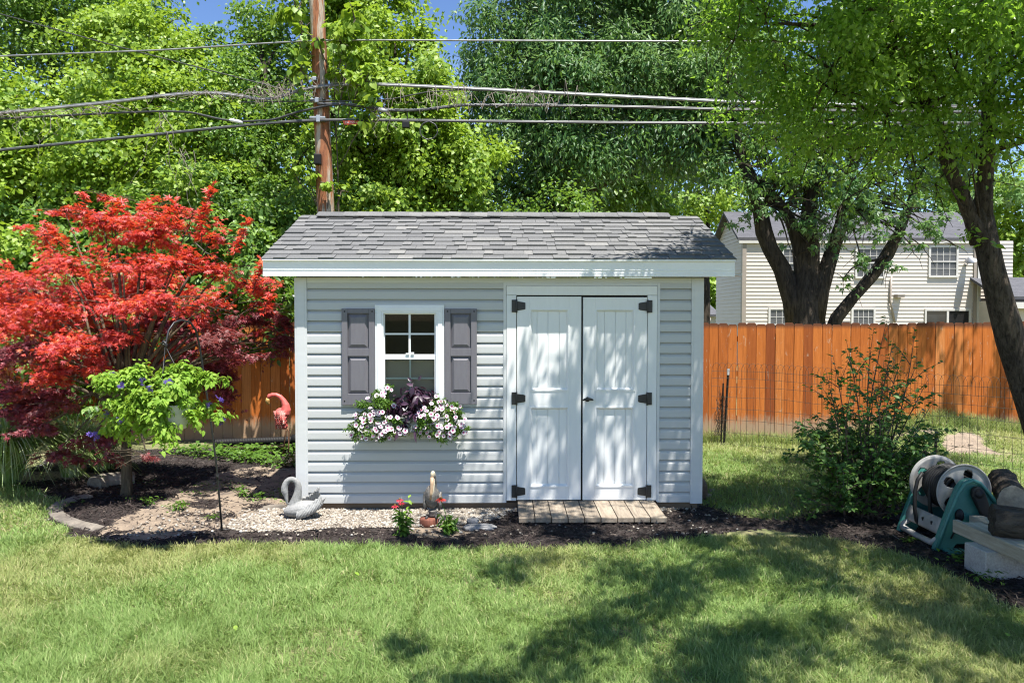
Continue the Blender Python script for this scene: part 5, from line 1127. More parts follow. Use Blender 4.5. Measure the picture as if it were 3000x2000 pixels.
to = bpy.data.objects.new('lettering_source', fc); COL.objects.link(to); bpy.context.view_layer.update(); me = bpy.data.meshes.new_from_object(to.evaluated_get(bpy.context.evaluated_depsgraph_get())); bpy.data.objects.remove(to)
c = (a_+b_)/2; me.transform(Matrix.Translation((c[0], CY-.0285, c[2])) @ Matrix.Rotation(PI/2, 4, 'X')); put('lettering', me, M['white'], pl)
# dead vines on the lines
def dead(label, anchors, n, drop, seed):
    t = thing('dead_vine', label, 'vine', at(*anchors[0], CY), 'dead vines on the lines'); mb = MB()
    for k in range(n):
        a = anchors[rng.integers(len(anchors))]; px, py = a[0]+rng.normal()*12, a[1]+rng.normal()*5; pts = []; L = rng.uniform(.3, 1)*drop; w_ = rng.normal()*.25; m_ = 10
        for j in range(m_): s = j/(m_-1); pts.append(at(px+w_*L*s+7*math.sin(s*9+k)+rng.normal()*2.5, py+L*s, CY-.03+.05*math.sin(k)))
        mb.tube(pts, np.linspace(.0055, .0025, m_), 4, .5, False)
    mb.build('stem', M['deadvine'], t)
def crawl(label, pts, n, amp):
    t = thing('dead_vine', label, 'vine', at(*pts[0], CY), 'dead vines on the lines'); mb = MB()
    for k in range(n):
        i = rng.random()*(len(pts)-1.01); a = np.array(pts[int(i)])*(1-i%1)+np.array(pts[int(i)+1])*(i % 1); L = rng.uniform(60, 190); d = rng.choice([-1, 1]); q = []
        for j in range(11): s = j/10; q.append(at(a[0]+d*L*s+rng.normal()*4, a[1]+amp*rng.normal()*.25-amp*math.sin(s*PI)*rng.uniform(.3, 1)*rng.choice([1, 1, -1])+rng.normal()*2, CY-.04))
        mb.tube(q, np.linspace(.006, .0025, 11), 4, .5, False)
    mb.build('stem', M['deadvine'], t)
dead('long dead vine strands hanging in front of the trees left of the pole', [(485, 330), (520, 420), (545, 440), (495, 390)], 12, 240, 1); dead('dead vine strands hanging at the far left below the cables', [(140, 345), (60, 345)], 6, 160, 2)
dead('dead twigs hanging from the telephone cable right of the pole', [(1090, 300), (1110, 330)], 10, 100, 3)
crawl('dead vine tangle along the silver cable left of the pole', [(500, 285), (700, 285), (860, 270)], 15, 26); crawl('dead vine tangle around the pole above the clamps', [(820, 300), (930, 240), (1020, 260)], 14, 36); crawl('dead vine arcs over the cables right of the pole', [(1180, 290), (1400, 285), (1650, 300)], 16, 40); crawl('dead vine wisps on the cables at the far left', [(0, 345), (300, 320)], 12, 22)

# ================================================================== red maple
MX, MY = gr(372, 1455)[:2]
rm = thing('japanese_maple', 'red leaved japanese maple spreading over the bed left of the shed', 'tree', (MX, MY, 0))
mb = MB(); fork = np.array([MX+.03, MY, .95])
mb.tube([(MX-.01, MY, -.03), (MX, MY, .12), (MX-.01, MY+.01, .4), (MX+.01, MY, .7), fork], [.062, .05, .045, .043, .045], 10, .5, wob=.2); 
rp = lambda px, py, dy, r, rz, ry=None: (*at(px, py, MY+dy), r, ry or r, rz)
red = [rp(130, 690, .3, .32, .16), rp(190, 620, .5, .22, .14), rp(300, 640, .1, .32, .16), rp(330, 590, .2, .16, .12), rp(430, 610, .2, .22, .14), rp(450, 680, -.1, .36, .17), rp(560, 640, .3, .26, .15), rp(620, 700, .2, .28, .14),
       rp(60, 830, .0, .34, .16), rp(200, 780, -.3, .40, .17), rp(360, 770, -.4, .38, .16), rp(520, 770, -.2, .36, .16), rp(650, 790, .1, .30, .14), rp(720, 830, .2, .25, .12), rp(760, 890, .25, .24, .12), rp(700, 930, .1, .26, .12), rp(800, 970, .25, .20, .10), rp(780, 1010, .25, .24, .10),
       rp(30, 930, -.2, .36, .15), rp(170, 900, -.6, .38, .15), rp(320, 890, -.6, .38, .15), rp(480, 880, -.5, .34, .14), rp(590, 900, -.2, .30, .13), rp(620, 990, -.1, .34, .13), rp(700, 1040, .15, .28, .10),
       rp(70, 1020, -.4, .34, .13), rp(220, 1010, -.7, .38, .13), rp(380, 980, -.5, .32, .13), rp(130, 1100, -.5, .34, .11), rp(270, 1080, -.5, .3, .11), rp(40, 1140, -.2, .3, .10), rp(540, 1070, .2, .26, .10), rp(200, 1180, -.4, .3, .09), rp(120, 1250, -.4, .26, .07), rp(270, 1290, -.3, .30, .08), rp(160, 1330, -.3, .20, .06), rp(-60, 900, .1, .4, .2), rp(-80, 1040, .1, .4, .2), rp(-30, 780, .4, .35, .2), rp(230, 860, .6, .45, .25), rp(430, 830, .7, .45, .25), rp(560, 960, .7, .4, .2), rp(330, 1000, .8, .5, .2), rp(310, 1340, -.35, .16, .05), rp(430, 1335, -.55, .13, .04), rp(230, 1350, -.2, .2, .05), rp(830, 1010, .3, .18, .12), rp(800, 920, .3, .2, .12), rp(760, 830, .35, .2, .12), rp(840, 960, .35, .14, .1)]
for b in red:
    b = np.array(b[:3]); mid = fork*.45+b*.55+np.array([0, 0, .10]); r = .010+.012*rng.random()
    mb.tube([fork if b[2] > .9 else np.array([MX, MY, .8]), mid*.5+fork*.5+rng.normal(size=3)*.04, mid, b], [r*1.7, r*1.1, r*.8, .004], 6)
    for _ in range(7): d = sph(1)[0]*np.array([1, 1, .35]); mb.tube([b, b+d*.18+np.array([0, 0, .02]), b+d*.36], [.004, .003, .0015], 4)
mb.build('trunk', M['bark_red'], rm)
red += [rp(px, py, dy, .34, .2) for px, py, dy in ((60, 900, .7), (180, 960, .9), (300, 920, 1.0), (420, 940, .9), (520, 1000, .8), (640, 1000, .6), (100, 1040, .7), (240, 1080, .8), (400, 1050, .9), (540, 1090, .7), (150, 1160, .5), (50, 1200, .4), (640, 1090, .5), (620, 880, .7))]
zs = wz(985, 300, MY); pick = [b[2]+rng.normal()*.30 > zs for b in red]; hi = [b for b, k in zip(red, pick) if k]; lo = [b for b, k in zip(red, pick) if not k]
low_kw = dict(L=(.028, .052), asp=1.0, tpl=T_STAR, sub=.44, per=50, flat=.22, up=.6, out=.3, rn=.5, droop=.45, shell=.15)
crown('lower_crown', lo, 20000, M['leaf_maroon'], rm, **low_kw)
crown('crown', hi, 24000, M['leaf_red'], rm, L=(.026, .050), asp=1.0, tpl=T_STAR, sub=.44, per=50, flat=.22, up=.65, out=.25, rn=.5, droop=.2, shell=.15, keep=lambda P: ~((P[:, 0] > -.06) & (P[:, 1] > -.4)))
mb = MB(); shp = []   # upright red shoots
for px, py, px2, py2 in ((270, 700, 240, 565), (390, 690, 345, 590), (400, 680, 430, 590), (570, 680, 625, 545), (520, 690, 510, 590), (590, 720, 600, 600), (680, 760, 730, 640), (740, 860, 770, 760), (770, 930, 800, 860), (190, 720, 130, 655), (330, 700, 330, 590), (470, 690, 500, 610)):
    a, b = at(px, py, MY), at(px2, py2, MY+.05); mb.tube([a, (a+b)/2+rng.normal(size=3)*.02, b], [.006, .004, .0015], 5)
    for s in np.linspace(.25, 1, 13):
        for _ in range(3): shp.append((a+(b-a)*s+rng.normal(size=3)*.022))
mb.build('shoot', M['bark_red'], rm); shp = np.array(shp); n = len(shp)
T = sph(n)*np.array([1, 1, .3])+np.array([0, 0, .35]); leaf_mesh('shoot_leaf', T_STAR, shp, np.array([0, -.15, .7])+.6*sph(n), T, rng.uniform(.05, .075, n), rng.uniform(.05, .075, n), M['leaf_red'], rm, rng.uniform(.55, 1, n), curl=.15)

# ornamental grass clumps
def grass_clump(label, px, py, n, hgt, rad):
    q = gr(px, py); t = thing('ornamental_grass', label, 'ornamental grass', q, 'ornamental grass clumps'); V = []; F = []; R = []; S = 9
    a = rng.random(n)*2*PI; lean = rng.uniform(.35, 1.15, n)*rad; h = hgt*rng.uniform(.6, 1.05, n); wv = rng.uniform(.005, .011, n)
    for i in range(n):
        d = np.array([math.cos(a[i]), math.sin(a[i]), 0]); b = np.array([-d[1], d[0], 0]); o = len(V); p0 = q+d*rng.random()*.12; rr = rng.random()
        for k in range(S):
            s = k/(S-1); p = p0+d*lean[i]*(s**1.7)+np.array([0, 0, h[i]*(1.55*s-.85*s**2.6*(.5+lean[i]/rad))]); wd = wv[i]*(1-s**2.2)+.0006
            V += [p-b*wd, p+b*wd]; R += [rr, rr]
        for k in range(S-1): F += [(o+2*k, o+2*k+1, o+2*k+3), (o+2*k, o+2*k+3, o+2*k+2)]
    mesh_np('blade_tuft', np.array(V), np.array(F), M['leaf_blade'], t, {'rnd': R, 'cl': R})
grass_clump('tall arching ornamental grass clump at the left edge behind the maple', 25, 1412, 900, 1.0, 1.15)
grass_clump('arching ornamental grass clump half hidden under the red maple branches', 215, 1392, 500, .85, .9)
grass_clump('low dark ornamental grass clump close to the maple trunk', 300, 1375, 220, .5, .5)

# ================================================================== shrub right
sq = gr(2535, 1512); shb = thing('leafy_shrub', 'tall loose green shrub growing in mulch in front of the wire fence', 'shrub', sq)
SYY = float(sq[1]); mb = MB(); LP = []; LT = []; LLn = []; LN = []
def shoot(p0, p1, r, n, l0, l1, bend=.06, s0=.25):
    p0 = np.array(p0); p1 = np.array(p1); m = 9; tt = np.linspace(0, 1, m)[:, None]; d = p1-p0; side = nrm(np.cross(d, [0, 0, 1.0])+1e-6)
    pts = p0+d*tt+side*bend*rng.normal()*np.sin(tt*PI)*np.linalg.norm(d)+np.array([0, 0, .06])*np.sin(tt*PI)*np.linalg.norm(d); mb.tube(pts, np.linspace(r, .0015, m), 5)
    for _ in range(n):
        s = rng.uniform(s0, 1); i = min(int(s*(m-1)), m-2); f = s*(m-1)-i; p = pts[i]*(1-f)+pts[i+1]*f; a = sph(1)[0]
        LP.append(p+a*.008); LT.append(a*np.array([1, 1, .6])+nrm(d)*.5); LN.append(np.array([0, -.15, .8])+.55*sph(1)[0]); LLn.append(rng.uniform(l0, l1))
    return pts
for px, py in ((2440, 1040), (2480, 1000), (2560, 960), (2620, 985), (2650, 1020), (2690, 1060), (2720, 1110), (2400, 1120), (2420, 1090), (2530, 1060), (2590, 1050), (2500, 1120), (2640, 1130), (2700, 1200), (2740, 1170), (2390, 1210), (2360, 1290), (2460, 1180), (2560, 1150), (2610, 1180), (2525, 1180), (2680, 960), (2600, 930)):
    tp = at(px, py, SYY+rng.normal()*.28); b = sq+np.array([rng.normal()*.09, rng.normal()*.09, 0]); pts = shoot(b, tp, .011, 34, .042, .066, .04, .3)
    for _ in range(3): i = rng.integers(3, 7); d = sph(1)[0]*np.array([.32, .28, .1])+np.array([0, 0, .18]); shoot(pts[i], pts[i]+d, .004, 12, .038, .062, .05, .1)
for _ in range(66):
    a = rng.random()*2*PI; r = rng.uniform(.3, .78); h = rng.uniform(.12, .95)*(1.15-r*.35); b = sq+np.array([rng.normal()*.06, rng.normal()*.06, 0]); pts = shoot(b, sq+np.array([r*math.cos(a), r*math.sin(a)*.75, h]), .008, 24, .04, .066, .05, .35)
    for _ in range(3): i = rng.integers(4, 8); d = sph(1)[0]*np.array([.22, .22, .16])+np.array([0, 0, .03]); shoot(pts[i], pts[i]+d, .004, 17, .038, .062, .05, .1)
mb.build('stem', M['twig'], shb); n = len(LP); LLn = np.array(LLn)
leaf_mesh('foliage', T_OVATE, np.array(LP), np.array(LN), np.array(LT), LLn, LLn*.62, M['leaf_shrub'], shb, curl=.12)

# ================================================================== background trees
lime = dict(L=(.055, .115), asp=.82, sub=.42, per=9, up=.5, out=.45, rn=.62, droop=.7, shell=.55)
grn = dict(L=(.05, .10), asp=.75, sub=.42, per=9, up=.5, out=.4, rn=.66, droop=.6, shell=.5)
G = 'trees behind the yard'
tree('vine_covered_tree', 'bright lime vine covered tree at the far left edge of the woods', [pB(50, 270, 7, .9), pB(10, 420, 6.5, 1.0), pB(150, 470, 6.6, .95), pB(50, 610, 6, 1.0), pB(180, 640, 5.8, .85), pB(130, 340, 7, .8), pB(-100, 350, 6.5, 1.2), pB(20, 760, 5.6, .9), pB(150, 790, 5.5, .8)], 30000, M['leaf_lime'], M['bark_maple'], None, .14, G, **lime)
tree('maple_tree', 'tall thin crowned maple with forked pale trunk at top left', [pB(60, 60, 9.5, 1.2), pB(200, 40, 10, 1.2), pB(320, 90, 9.5, 1.1), pB(30, 170, 9, .9), pB(250, 170, 10, .9), pB(120, -80, 10, 1.5), pB(350, -60, 10, 1.3), pB(400, 40, 10.5, .9), pB(-80, 40, 9.5, 1.4)], 36000, M['leaf_green'], M['bark_maple'], at(130, 900, 10)[:2], .17, G, **grn)
tree('vine_covered_tree', 'broad bright lime vine covered tree filling the left of the picture', [pB(300, 300, 7.6, 1.0), pB(420, 190, 7.9, 1.0), pB(460, 90, 8.2, .85), pB(350, 130, 8.4, .9), pB(570, 180, 8, .95), pB(520, 320, 7, 1.0), pB(400, 420, 6.6, 1), pB(610, 400, 6.6, .9), pB(300, 550, 6, .9), pB(470, 560, 6, .9), pB(610, 560, 6, .8), pB(250, 420, 6.8, .8)], 42000, M['leaf_lime'], M['bark_maple'], None, .18, G, **lime)
tree('leafy_tree', 'green leafy tree just left of the utility pole', [pB(680, 130, 8, .75), pB(780, 190, 7.7, .85), pB(830, 80, 7.9, .75), pB(880, 190, 7.2, .55), pB(700, 290, 7, .9), pB(830, 330, 6.7, .8), pB(760, 450, 6.6, .9), pB(890, 450, 6.4, .6), pB(700, 570, 6.2, .9), pB(850, 590, 6.2, .8), pB(640, 190, 8, .5), pB(760, 60, 8.2, .5), pB(760, 690, 5.8, .8)], 22000, M['leaf_green'], M['bark_maple'], None, .17, G, **grn)
tree('vine_covered_tree', 'bright lime vine covered tree right of the utility pole behind the shed roof', [pB(1010, 60, 7.6, .8), pB(1110, 130, 7, .85), pB(1040, 210, 6.2, .6), pB(1200, 250, 7, .9), pB(1110, 310, 6.5, .8), pB(1300, 340, 7.2, .85), pB(1190, 420, 6.5, .9), pB(1330, 480, 6.9, .85), pB(1060, 450, 6.5, .8), pB(1250, 560, 6.5, .8), pB(1370, 590, 6.9, .75), pB(1090, 590, 6.3, .8), pB(1150, 10, 8, .7), pB(1000, -60, 8, 1), pB(970, 330, 6.3, .5), pB(1220, 120, 7.4, .45), pB(1270, 190, 7.4, .4)], 50000, M['leaf_lime'], M['bark_maple'], None, .17, G, **lime)
vine = dict(L=(.08, .15), asp=.95, sub=.5, per=12, up=.35, out=.6, rn=.35, droop=1.1, shell=.4, tpl=T_OVATE)
tree('climbing_vine', 'large leaved lime vine hanging around the top of the utility pole', [pB(880, 110, 4.95, .26, .4, .15), pB(1000, 130, 4.95, .3, .45, .15), pB(1040, 60, 5, .35, .5, .2), pB(870, 40, 5, .25, .4, .15), pB(1010, 230, 4.9, .25, .3, .12), pB(1070, 240, 4.9, .18, .4, .12), pB(1090, 330, 4.9, .14, .5, .1), pB(880, 210, 4.9, .12, .2, .1), pB(935, 120, 4.87, .12, .08, .05)], 900, M['leaf_lime'], M['twig'], at(985, 1000, 5.3)[:2], .02, None, 'vine', **vine)
tree('climbing_vine', 'small lime vine wrapped round the utility pole just above the shed roof', [pB(900, 515, 4.95, .2, .12, .1), pB(960, 540, 4.86, .2, .10, .05), pB(1000, 560, 4.95, .14, .12, .1), pB(855, 490, 5, .14, .25, .1)], 190, M['leaf_lime'], M['twig'], at(985, 1000, 5.3)[:2], .012, None, 'vine', **{**vine, 'L': (.06, .10)})
willow = dict(L=(.11, .18), asp=.36, sub=.5, per=5.5, up=.35, out=.45, rn=.5, droop=1.0, shell=.5, flat=.8)
tree('silver_maple', 'huge dark blue green silver maple filling the middle top behind the shed', [pB(1420, 60, 11.5, .8), pB(1400, 200, 11.5, .8), pB(1480, 120, 11, 1.1), pB(1600, 40, 11, 1.4), pB(1750, 120, 10.5, 1.4), pB(1900, 60, 11, 1.5), pB(2050, 120, 10.5, 1.3), pB(1650, 260, 10, 1.3), pB(1500, 290, 11, 1.1), pB(1820, 280, 10, 1.3), pB(1980, 260, 10, 1.3), pB(1560, 430, 10.6, 1.2), pB(1720, 430, 10.2, 1.2), pB(1880, 400, 10, 1.1), pB(2050, 380, 10, 1.0), pB(1500, 550, 11, 1.1), pB(1620, 590, 11.2, 1.0), pB(1800, -90, 11, 1.7), pB(2150, -50, 11, 1.7), pB(1560, -80, 11.5, 1.3), pB(1470, 680, 11, 1.2), pB(1400, 520, 11.5, 1.0), pB(2120, 280, 10.6, 1.0), pB(1950, 480, 11, .7)], 80000, M['leaf_maple'], M['bark_maple'], at(1640, 900, 11.5)[:2], .3, G, **willow)
far = dict(L=(.16, .26), asp=.75, sub=.45, per=3, up=.5, out=.5, rn=.5, droop=.5, shell=.5)
tree('far_tree', 'pale sunlit tree with bare grey trunk seen past the dark silver maple', [pB(1690, 520, 19, 1.5), pB(1770, 470, 19, 1.3), pB(1860, 570, 19, 1.3), pB(1960, 560, 20, 1.3), pB(1800, 620, 19, 1.0), pB(1900, 470, 20, 1.3), pB(1720, 620, 18, 1.0)], 6500, M['leaf_green'], M['bark_maple'], at(1785, 860, 19)[:2], .30, 'distant trees', **far)
tree('far_tree', 'pale lime tree behind the left end of the neighbour house', [pB(2050, 560, 28, 2.0), pB(2120, 620, 30, 1.6), pB(2010, 610, 28, 1.6), pB(2070, 480, 29, 1.4), pB(2160, 560, 30, 1.2)], 5200, M['leaf_lime'], M['bark_maple'], at(2060, 860, 29)[:2], .3, 'distant trees', **far)
tree('far_tree', 'round green tree seen in the gap between the shed and the neighbour house', [pB(2065, 800, 40, 2.2), pB(2100, 860, 40, 2.0), pB(2040, 870, 40, 2), pB(2090, 920, 40, 1.6), pB(2000, 800, 40, 2)], 4200, M['leaf_lime'], M['bark_maple'], at(2075, 945, 41)[:2], .3, 'distant trees', **{**far, 'L': (.2, .34)})
tree('far_tree', 'bright lime tree at the far right behind the garage wing', [pB(2950, 560, 34, 1.8), pB(2985, 660, 34, 2.2), pB(2930, 720, 34, 1.6), pB(3060, 560, 34, 2.6), pB(2970, 780, 34, 1.6), pB(3050, 740, 34, 2.2), pB(2900, 650, 35, 1.2)], 8000, M['leaf_lime'], M['bark_maple'], at(3000, 900, 35)[:2], .3, 'distant trees', **{**far, 'L': (.2, .32)})
tree('far_tree', 'soft green tree rising over the ridge of the neighbour house', [pB(2690, 600, 33, 1.3), pB(2780, 560, 33, 1.6), pB(2850, 600, 33, 1.4), pB(2560, 540, 34, 1.5), pB(2440, 560, 34, 1.5), pB(2320, 540, 34, 1.5)], 5200, M['leaf_green'], M['bark_maple'], at(2700, 800, 34)[:2], .3, 'distant trees', **{**far, 'L': (.18, .3)})
back = dict(L=(.13, .22), asp=.7, sub=.5, per=4, up=.45, out=.5, rn=.55, droop=.6, shell=.3)
tree('background_tree', 'dark green tree deep behind the silver maple', [pB(px, py, 16.5, 1.9) for px, py in ((1480, 330), (1600, 180), (1620, 420), (1760, 300), (1900, 180), (1900, 380), (2050, 280), (1760, 80), (1520, 520), (2100, 120), (2180, 380), (1680, 560))], 15000, M['leaf_green'], M['bark_maple'], at(1700, 900, 16.5)[:2], .3, 'trees deeper in the woods', **back)
tree('background_tree', 'dark tree deep in the woods behind the left lime trees', [pB(px, py, 12.5, 1.6) for px, py in ((100, 420), (260, 420), (420, 560), (560, 420), (640, 560), (200, 620), (420, 300), (60, 620), (620, 280), (330, 700), (560, 700))], 12000, M['leaf_green'], M['bark_maple'], at(380, 900, 12.5)[:2], .2, 'trees deeper in the woods', **back)
tree('background_tree', 'dark tree deep in the woods behind the utility pole', [pB(px, py, 12.5, 1.5) for px, py in ((760, 320), (880, 420), (1000, 380), (1120, 460), (1240, 420), (1340, 560), (900, 600), (1080, 600), (760, 560), (1220, 620), (760, 700), (1380, 460))], 12000, M['leaf_green'], M['bark_maple'], at(1050, 900, 12.5)[:2], .2, 'trees deeper in the woods', **back)
# understory behind the fence
for i, (px, lab) in enumerate(((40, 'dark shrub under the trees at the far left fence end'), (230, 'dark leafy shrub behind the left side of the red maple'), (420, 'shadowy shrub behind the middle of the red maple'), (600, 'glossy drooping shrub behind the right side of the red maple'), (760, 'tall shrub beside the utility pole left of the shed roof'))):
    tree('understory_shrub', lab, [pB(px, 700, 5.6, .75), pB(px+60, 800, 5.4, .75), pB(px-50, 830, 5.5, .75), pB(px+30, 900, 5.3, .7), pB(px-30, 960, 5.3, .6), pB(px+40, 650, 5.8, .6)], 6500, M['leaf_green'], M['twig'], None, .05, 'shrubs behind the fence', 'shrub', limbs=True, **{**grn, 'droop': 1.0, 'L': (.09, .14), 'asp': .6})
for i, (px, lab) in enumerate(((1000, 'dark shrub hidden low behind the shed roof near the pole'), (1200, 'shrub low behind the middle of the shed roof'), (1420, 'dark shrub low behind the shed under the silver maple'), (1640, 'shadowed shrub behind the right half of the shed roof'))):
    tree('understory_shrub', lab, [pB(px, 640, 6.4, .8), pB(px+70, 720, 6.2, .8), pB(px-70, 700, 6.3, .8), pB(px, 800, 6.0, .9)], 3800, M['leaf_green'], M['twig'], None, .05, 'shrubs behind the fence', 'shrub', limbs=False, **grn)
tree('climbing_vine', 'large leaved vine hanging over the orange fence between maple and shed', [pB(730, 780, 4.2, .3, .3, .25), pB(800, 840, 4.1, .3, .28, .25), pB(840, 930, 3.9, .2, .2, .14), pB(790, 960, 3.85, .22, .2, .12), pB(700, 720, 4.6, .35, .3), pB(840, 800, 4.4, .3, .25), pB(650, 840, 4.3, .35, .3, .25), pB(810, 1030, 3.88, .10, .14, .06), pB(560, 700, 4.8, .35, .3), pB(620, 660, 4.9, .25, .3), pB(720, 1010, 3.88, .16, .16, .07), pB(640, 930, 3.7, .3, .22, .2), pB(740, 900, 3.55, .34, .16, .3), pB(830, 880, 3.5, .3, .14, .3), pB(680, 960, 3.6, .26, .2, .22), pB(660, 830, 3.3, .36, .15, .3), pB(760, 800, 3.2, .36, .15, .3), pB(830, 790, 3.2, .3, .13, .3), pB(600, 880, 3.4, .36, .18, .3)], 5200, M['leaf_green'], M['twig'], at(760, 1200, 4.4)[:2], .02, None, 'vine', **{**vine, 'L': (.07, .13), 'asp': .6})

for i, (px, lab) in enumerate(((60, 'dark vine spilling over the fence at the far left behind the grass'), (250, 'dark vine spilling over the fence behind the maple trunk'), (440, 'dark vine spilling over the fence behind the hanging basket'))):
    tree('climbing_vine', lab, [pB(px, 900, 4.0, .42, .35, .3), pB(px+90, 960, 3.75, .42, .3, .22), pB(px-60, 990, 3.75, .42, .3, .22), pB(px+20, 1060, 3.7, .42, .28, .18), pB(px-70, 1130, 3.7, .4, .28, .15), pB(px+100, 1130, 3.72, .36, .25, .15), pB(px+10, 1200, 3.7, .36, .22, .15), pB(px+90, 860, 4.2, .4, .3, .3)], 2600, M['leaf_green'], M['twig'], (at(px, 1200, 4.15)[0], 4.15), .02, 'vines over the orange fence', 'vine', **{**vine, 'L': (.06, .11), 'asp': .65})
# multi trunk maple --------------------------------------------------------
YM = 9.5; tm = thing('multi_trunk_maple', 'old dark barked maple with many trunks in front of the neighbour house', 'tree', (*at(2360, 1160, YM)[:2], 0))
mb = MB(); A = lambda px, py, dy=0: at(px, py, YM+dy)
def stem(pts, rads, n=12): mb.tube([A(*p) for p in pts], rads, n, rng.random(), wob=.28)
g0 = A(2365, 1160); mb.tube([np.array([g0[0], g0[1], -.05]), A(2364, 1060), A(2362, 960), A(2362, 880), A(2362, 820), A(2364, 770), A(2366, 730)], [.50, .44, .385, .355, .31, .22, .10], 18, .3, wob=.3)
stem([(2335, 960), (2322, 880), (2290, 790), (2258, 730), (2238, 680), (2222, 600), (2205, 545), (2175, 470), (2150, 380), (2135, 280)], [.22, .22, .19, .175, .165, .15, .14, .12, .09, .06])
stem([(2345, 900), (2350, 800), (2342, 720), (2318, 650), (2290, 605), (2255, 560), (2230, 520)], [.2, .18, .15, .12, .10, .08, .05])
stem([(2365, 900), (2368, 800), (2372, 720), (2368, 650), (2375, 560), (2385, 460), (2400, 300), (2410, 150)], [.26, .25, .2, .17, .15, .13, .10, .06])
stem([(2385, 940, -.1), (2400, 860, -.15), (2420, 790, -.15), (2440, 730, 0), (2465, 660), (2475, 600), (2490, 500), (2500, 380)], [.22, .20, .16, .15, .14, .12, .09, .05])
stem([(2425, 1000, -.1), (2450, 930, -.15), (2500, 870, -.15), (2555, 812, -.1), (2600, 745), (2630, 685), (2655, 625), (2672, 580), (2690, 500)], [.14, .14, .125, .115, .125, .11, .10, .08, .05])
stem([(2330, 580), (2300, 555)], [.05, .02], 6)
hb_ = [pB(2330, 520, 9.3, .8), pB(2420, 500, 9, .8), pB(2520, 560, 9, .75), pB(2470, 640, 8.8, .45), pB(2390, 640, 8.8, .42), pB(2540, 650, 8.8, .42), pB(2450, 720, 8.8, .3), pB(2520, 745, 8.8, .3), pB(2600, 775, 9, .22), pB(2470, 815, 8.9, .25), pB(2500, 850, 8.9, .18), pB(2180, 540, 9.3, .6), pB(2120, 500, 9.6, .6), pB(2240, 420, 9.5, .85), pB(2120, 400, 9.8, .8), pB(2650, 600, 9, .55), pB(2720, 650, 9, .42), pB(2780, 640, 9, .35), pB(2640, 700, 8.9, .28), pB(2670, 720, 8.9, .2), pB(2350, 340, 9.5, 1.1), pB(2550, 380, 9.5, 1.1), pB(2700, 480, 9.5, .8), pB(2380, 730, 8.9, .2), pB(2310, 715, 9, .16), pB(2700, 720, 8.9, .18), pB(2200, 620, 9.4, .3), pB(2800, 720, 9, .14), pB(2260, 640, 9.2, .4), pB(2330, 660, 9.1, .35), pB(2560, 660, 8.9, .4), pB(2750, 680, 9, .35), pB(2620, 650, 9, .4), pB(2170, 660, 9.4, .3), pB(2700, 300, 9.8, 1.2), pB(2850, 420, 9.8, 1.0), pB(2950, 560, 9.8, .6), pB(2450, 180, 9.8, 1.2), pB(2250, 200, 10, 1.2), pB(2600, 100, 10, 1.3)]
for b in hb_[:28]:
    b = np.array(b[:3]); src = A(2480, 600) if b[0] > A(2450, 700)[0] else A(2260, 600)
    if b[2] < A(2480, 760)[2]: src = A(2600, 750)
    limb(mb, src, b, .035, .01, .08)
    for _ in range(3): limb(mb, b, b+sph(1)[0]*.4-np.array([0, 0, .15]), .01, .004, .05, 4, 5)
mb.build('trunk', M['bark_maple'], tm)
crown('crown', hb_, 25000, M['leaf_maple'], tm, L=(.10, .16), asp=.95, tpl=T_STAR3, sub=.42, per=9, up=.45, out=.4, rn=.5, droop=1.0, shell=.4)

# near tree overhead --------------------------------------------------------
tn = thing('near_tree', 'leaning rough barked tree at the right edge with branches overhanging the lawn', 'tree', (*at(3140, 1480, 0)[:2], 0))
mb = MB(); N_ = lambda px, py, y=0.0: at(px, py, y)
b0 = N_(3120, 1480); mb.tube([np.array([b0[0]+.05, b0[1], -.05]), b0, N_(3058, 1290), N_(2998, 1100), N_(2965, 1000), N_(2936, 900), N_(2908, 790), N_(2888, 700), N_(2876, 640), N_(2868, 600), N_(2864, 570)], [.18, .15, .13, .122, .118, .114, .108, .106, .092, .06, .02], 20, .4, wob=.22)
mb.tube([N_(2882, 680), N_(2884, 560, -.03), N_(2889, 491, -.06), N_(2893, 424, -.09), N_(2897, 268, -.16), N_(2893, 100, -.25), N_(2885, -100, -.35), N_(2875, -300, -.5), N_(2870, -600, -.7)], [.085, .070, .066, .062, .056, .052, .048, .042, .03], 12, .7, wob=.2)
mb.tube([N_(2872, 710, -.04), N_(2846, 640, -.06), N_(2815, 560, -.09), N_(2781, 491, -.14), N_(2732, 330, -.26), N_(2692, 268, -.33), N_(2638, 214, -.4), N_(2616, 152, -.46), N_(2605, 45, -.55), N_(2595, -120, -.75), N_(2590, -350, -1)], [.085, .064, .060, .055, .050, .046, .043, .040, .036, .03, .022], 12, .2, wob=.2)
for pts, r in (([(2890, 440, -.1), (2950, 428, -.2), (3020, 410, -.3), (3120, 380, -.4)], .03), ([(2615, 130, -.5), (2540, 130, -.6), (2450, 180, -.6), (2400, 270, -.5), (2370, 350, -.4)], .026), ([(2590, 20, -.6), (2480, 50, -.7), (2390, 75, -.7), (2300, 70, -.8), (2180, 70, -.8)], .026), ([(2700, 310, -.3), (2620, 300, -.3), (2540, 350, -.2), (2440, 400, 0), (2330, 420, .2)], .02), ([(2760, 430, -.2), (2700, 470, -.1), (2640, 480, 0)], .014), ([(2890, 300, -.15), (2800, 200, -.4), (2760, 100, -.6)], .022), ([(2890, 250, -.2), (2960, 180, -.5), (3050, 100, -.8)], .022), ([(2650, 240, -.4), (2600, 330, -.4), (2580, 420, -.3)], .014), ([(2845, 650, 0), (2790, 560, -.25), (2770, 420, -.4), (2755, 260, -.5)], .009), ([(2870, 640, -.1), (2850, 500, -.3), (2840, 330, -.4)], .009)):
    P_ = np.array([N_(*p) for p in pts]); r *= 1.35; mb.tube(P_, np.linspace(r, r*.12, len(P_)), 7, rng.random())
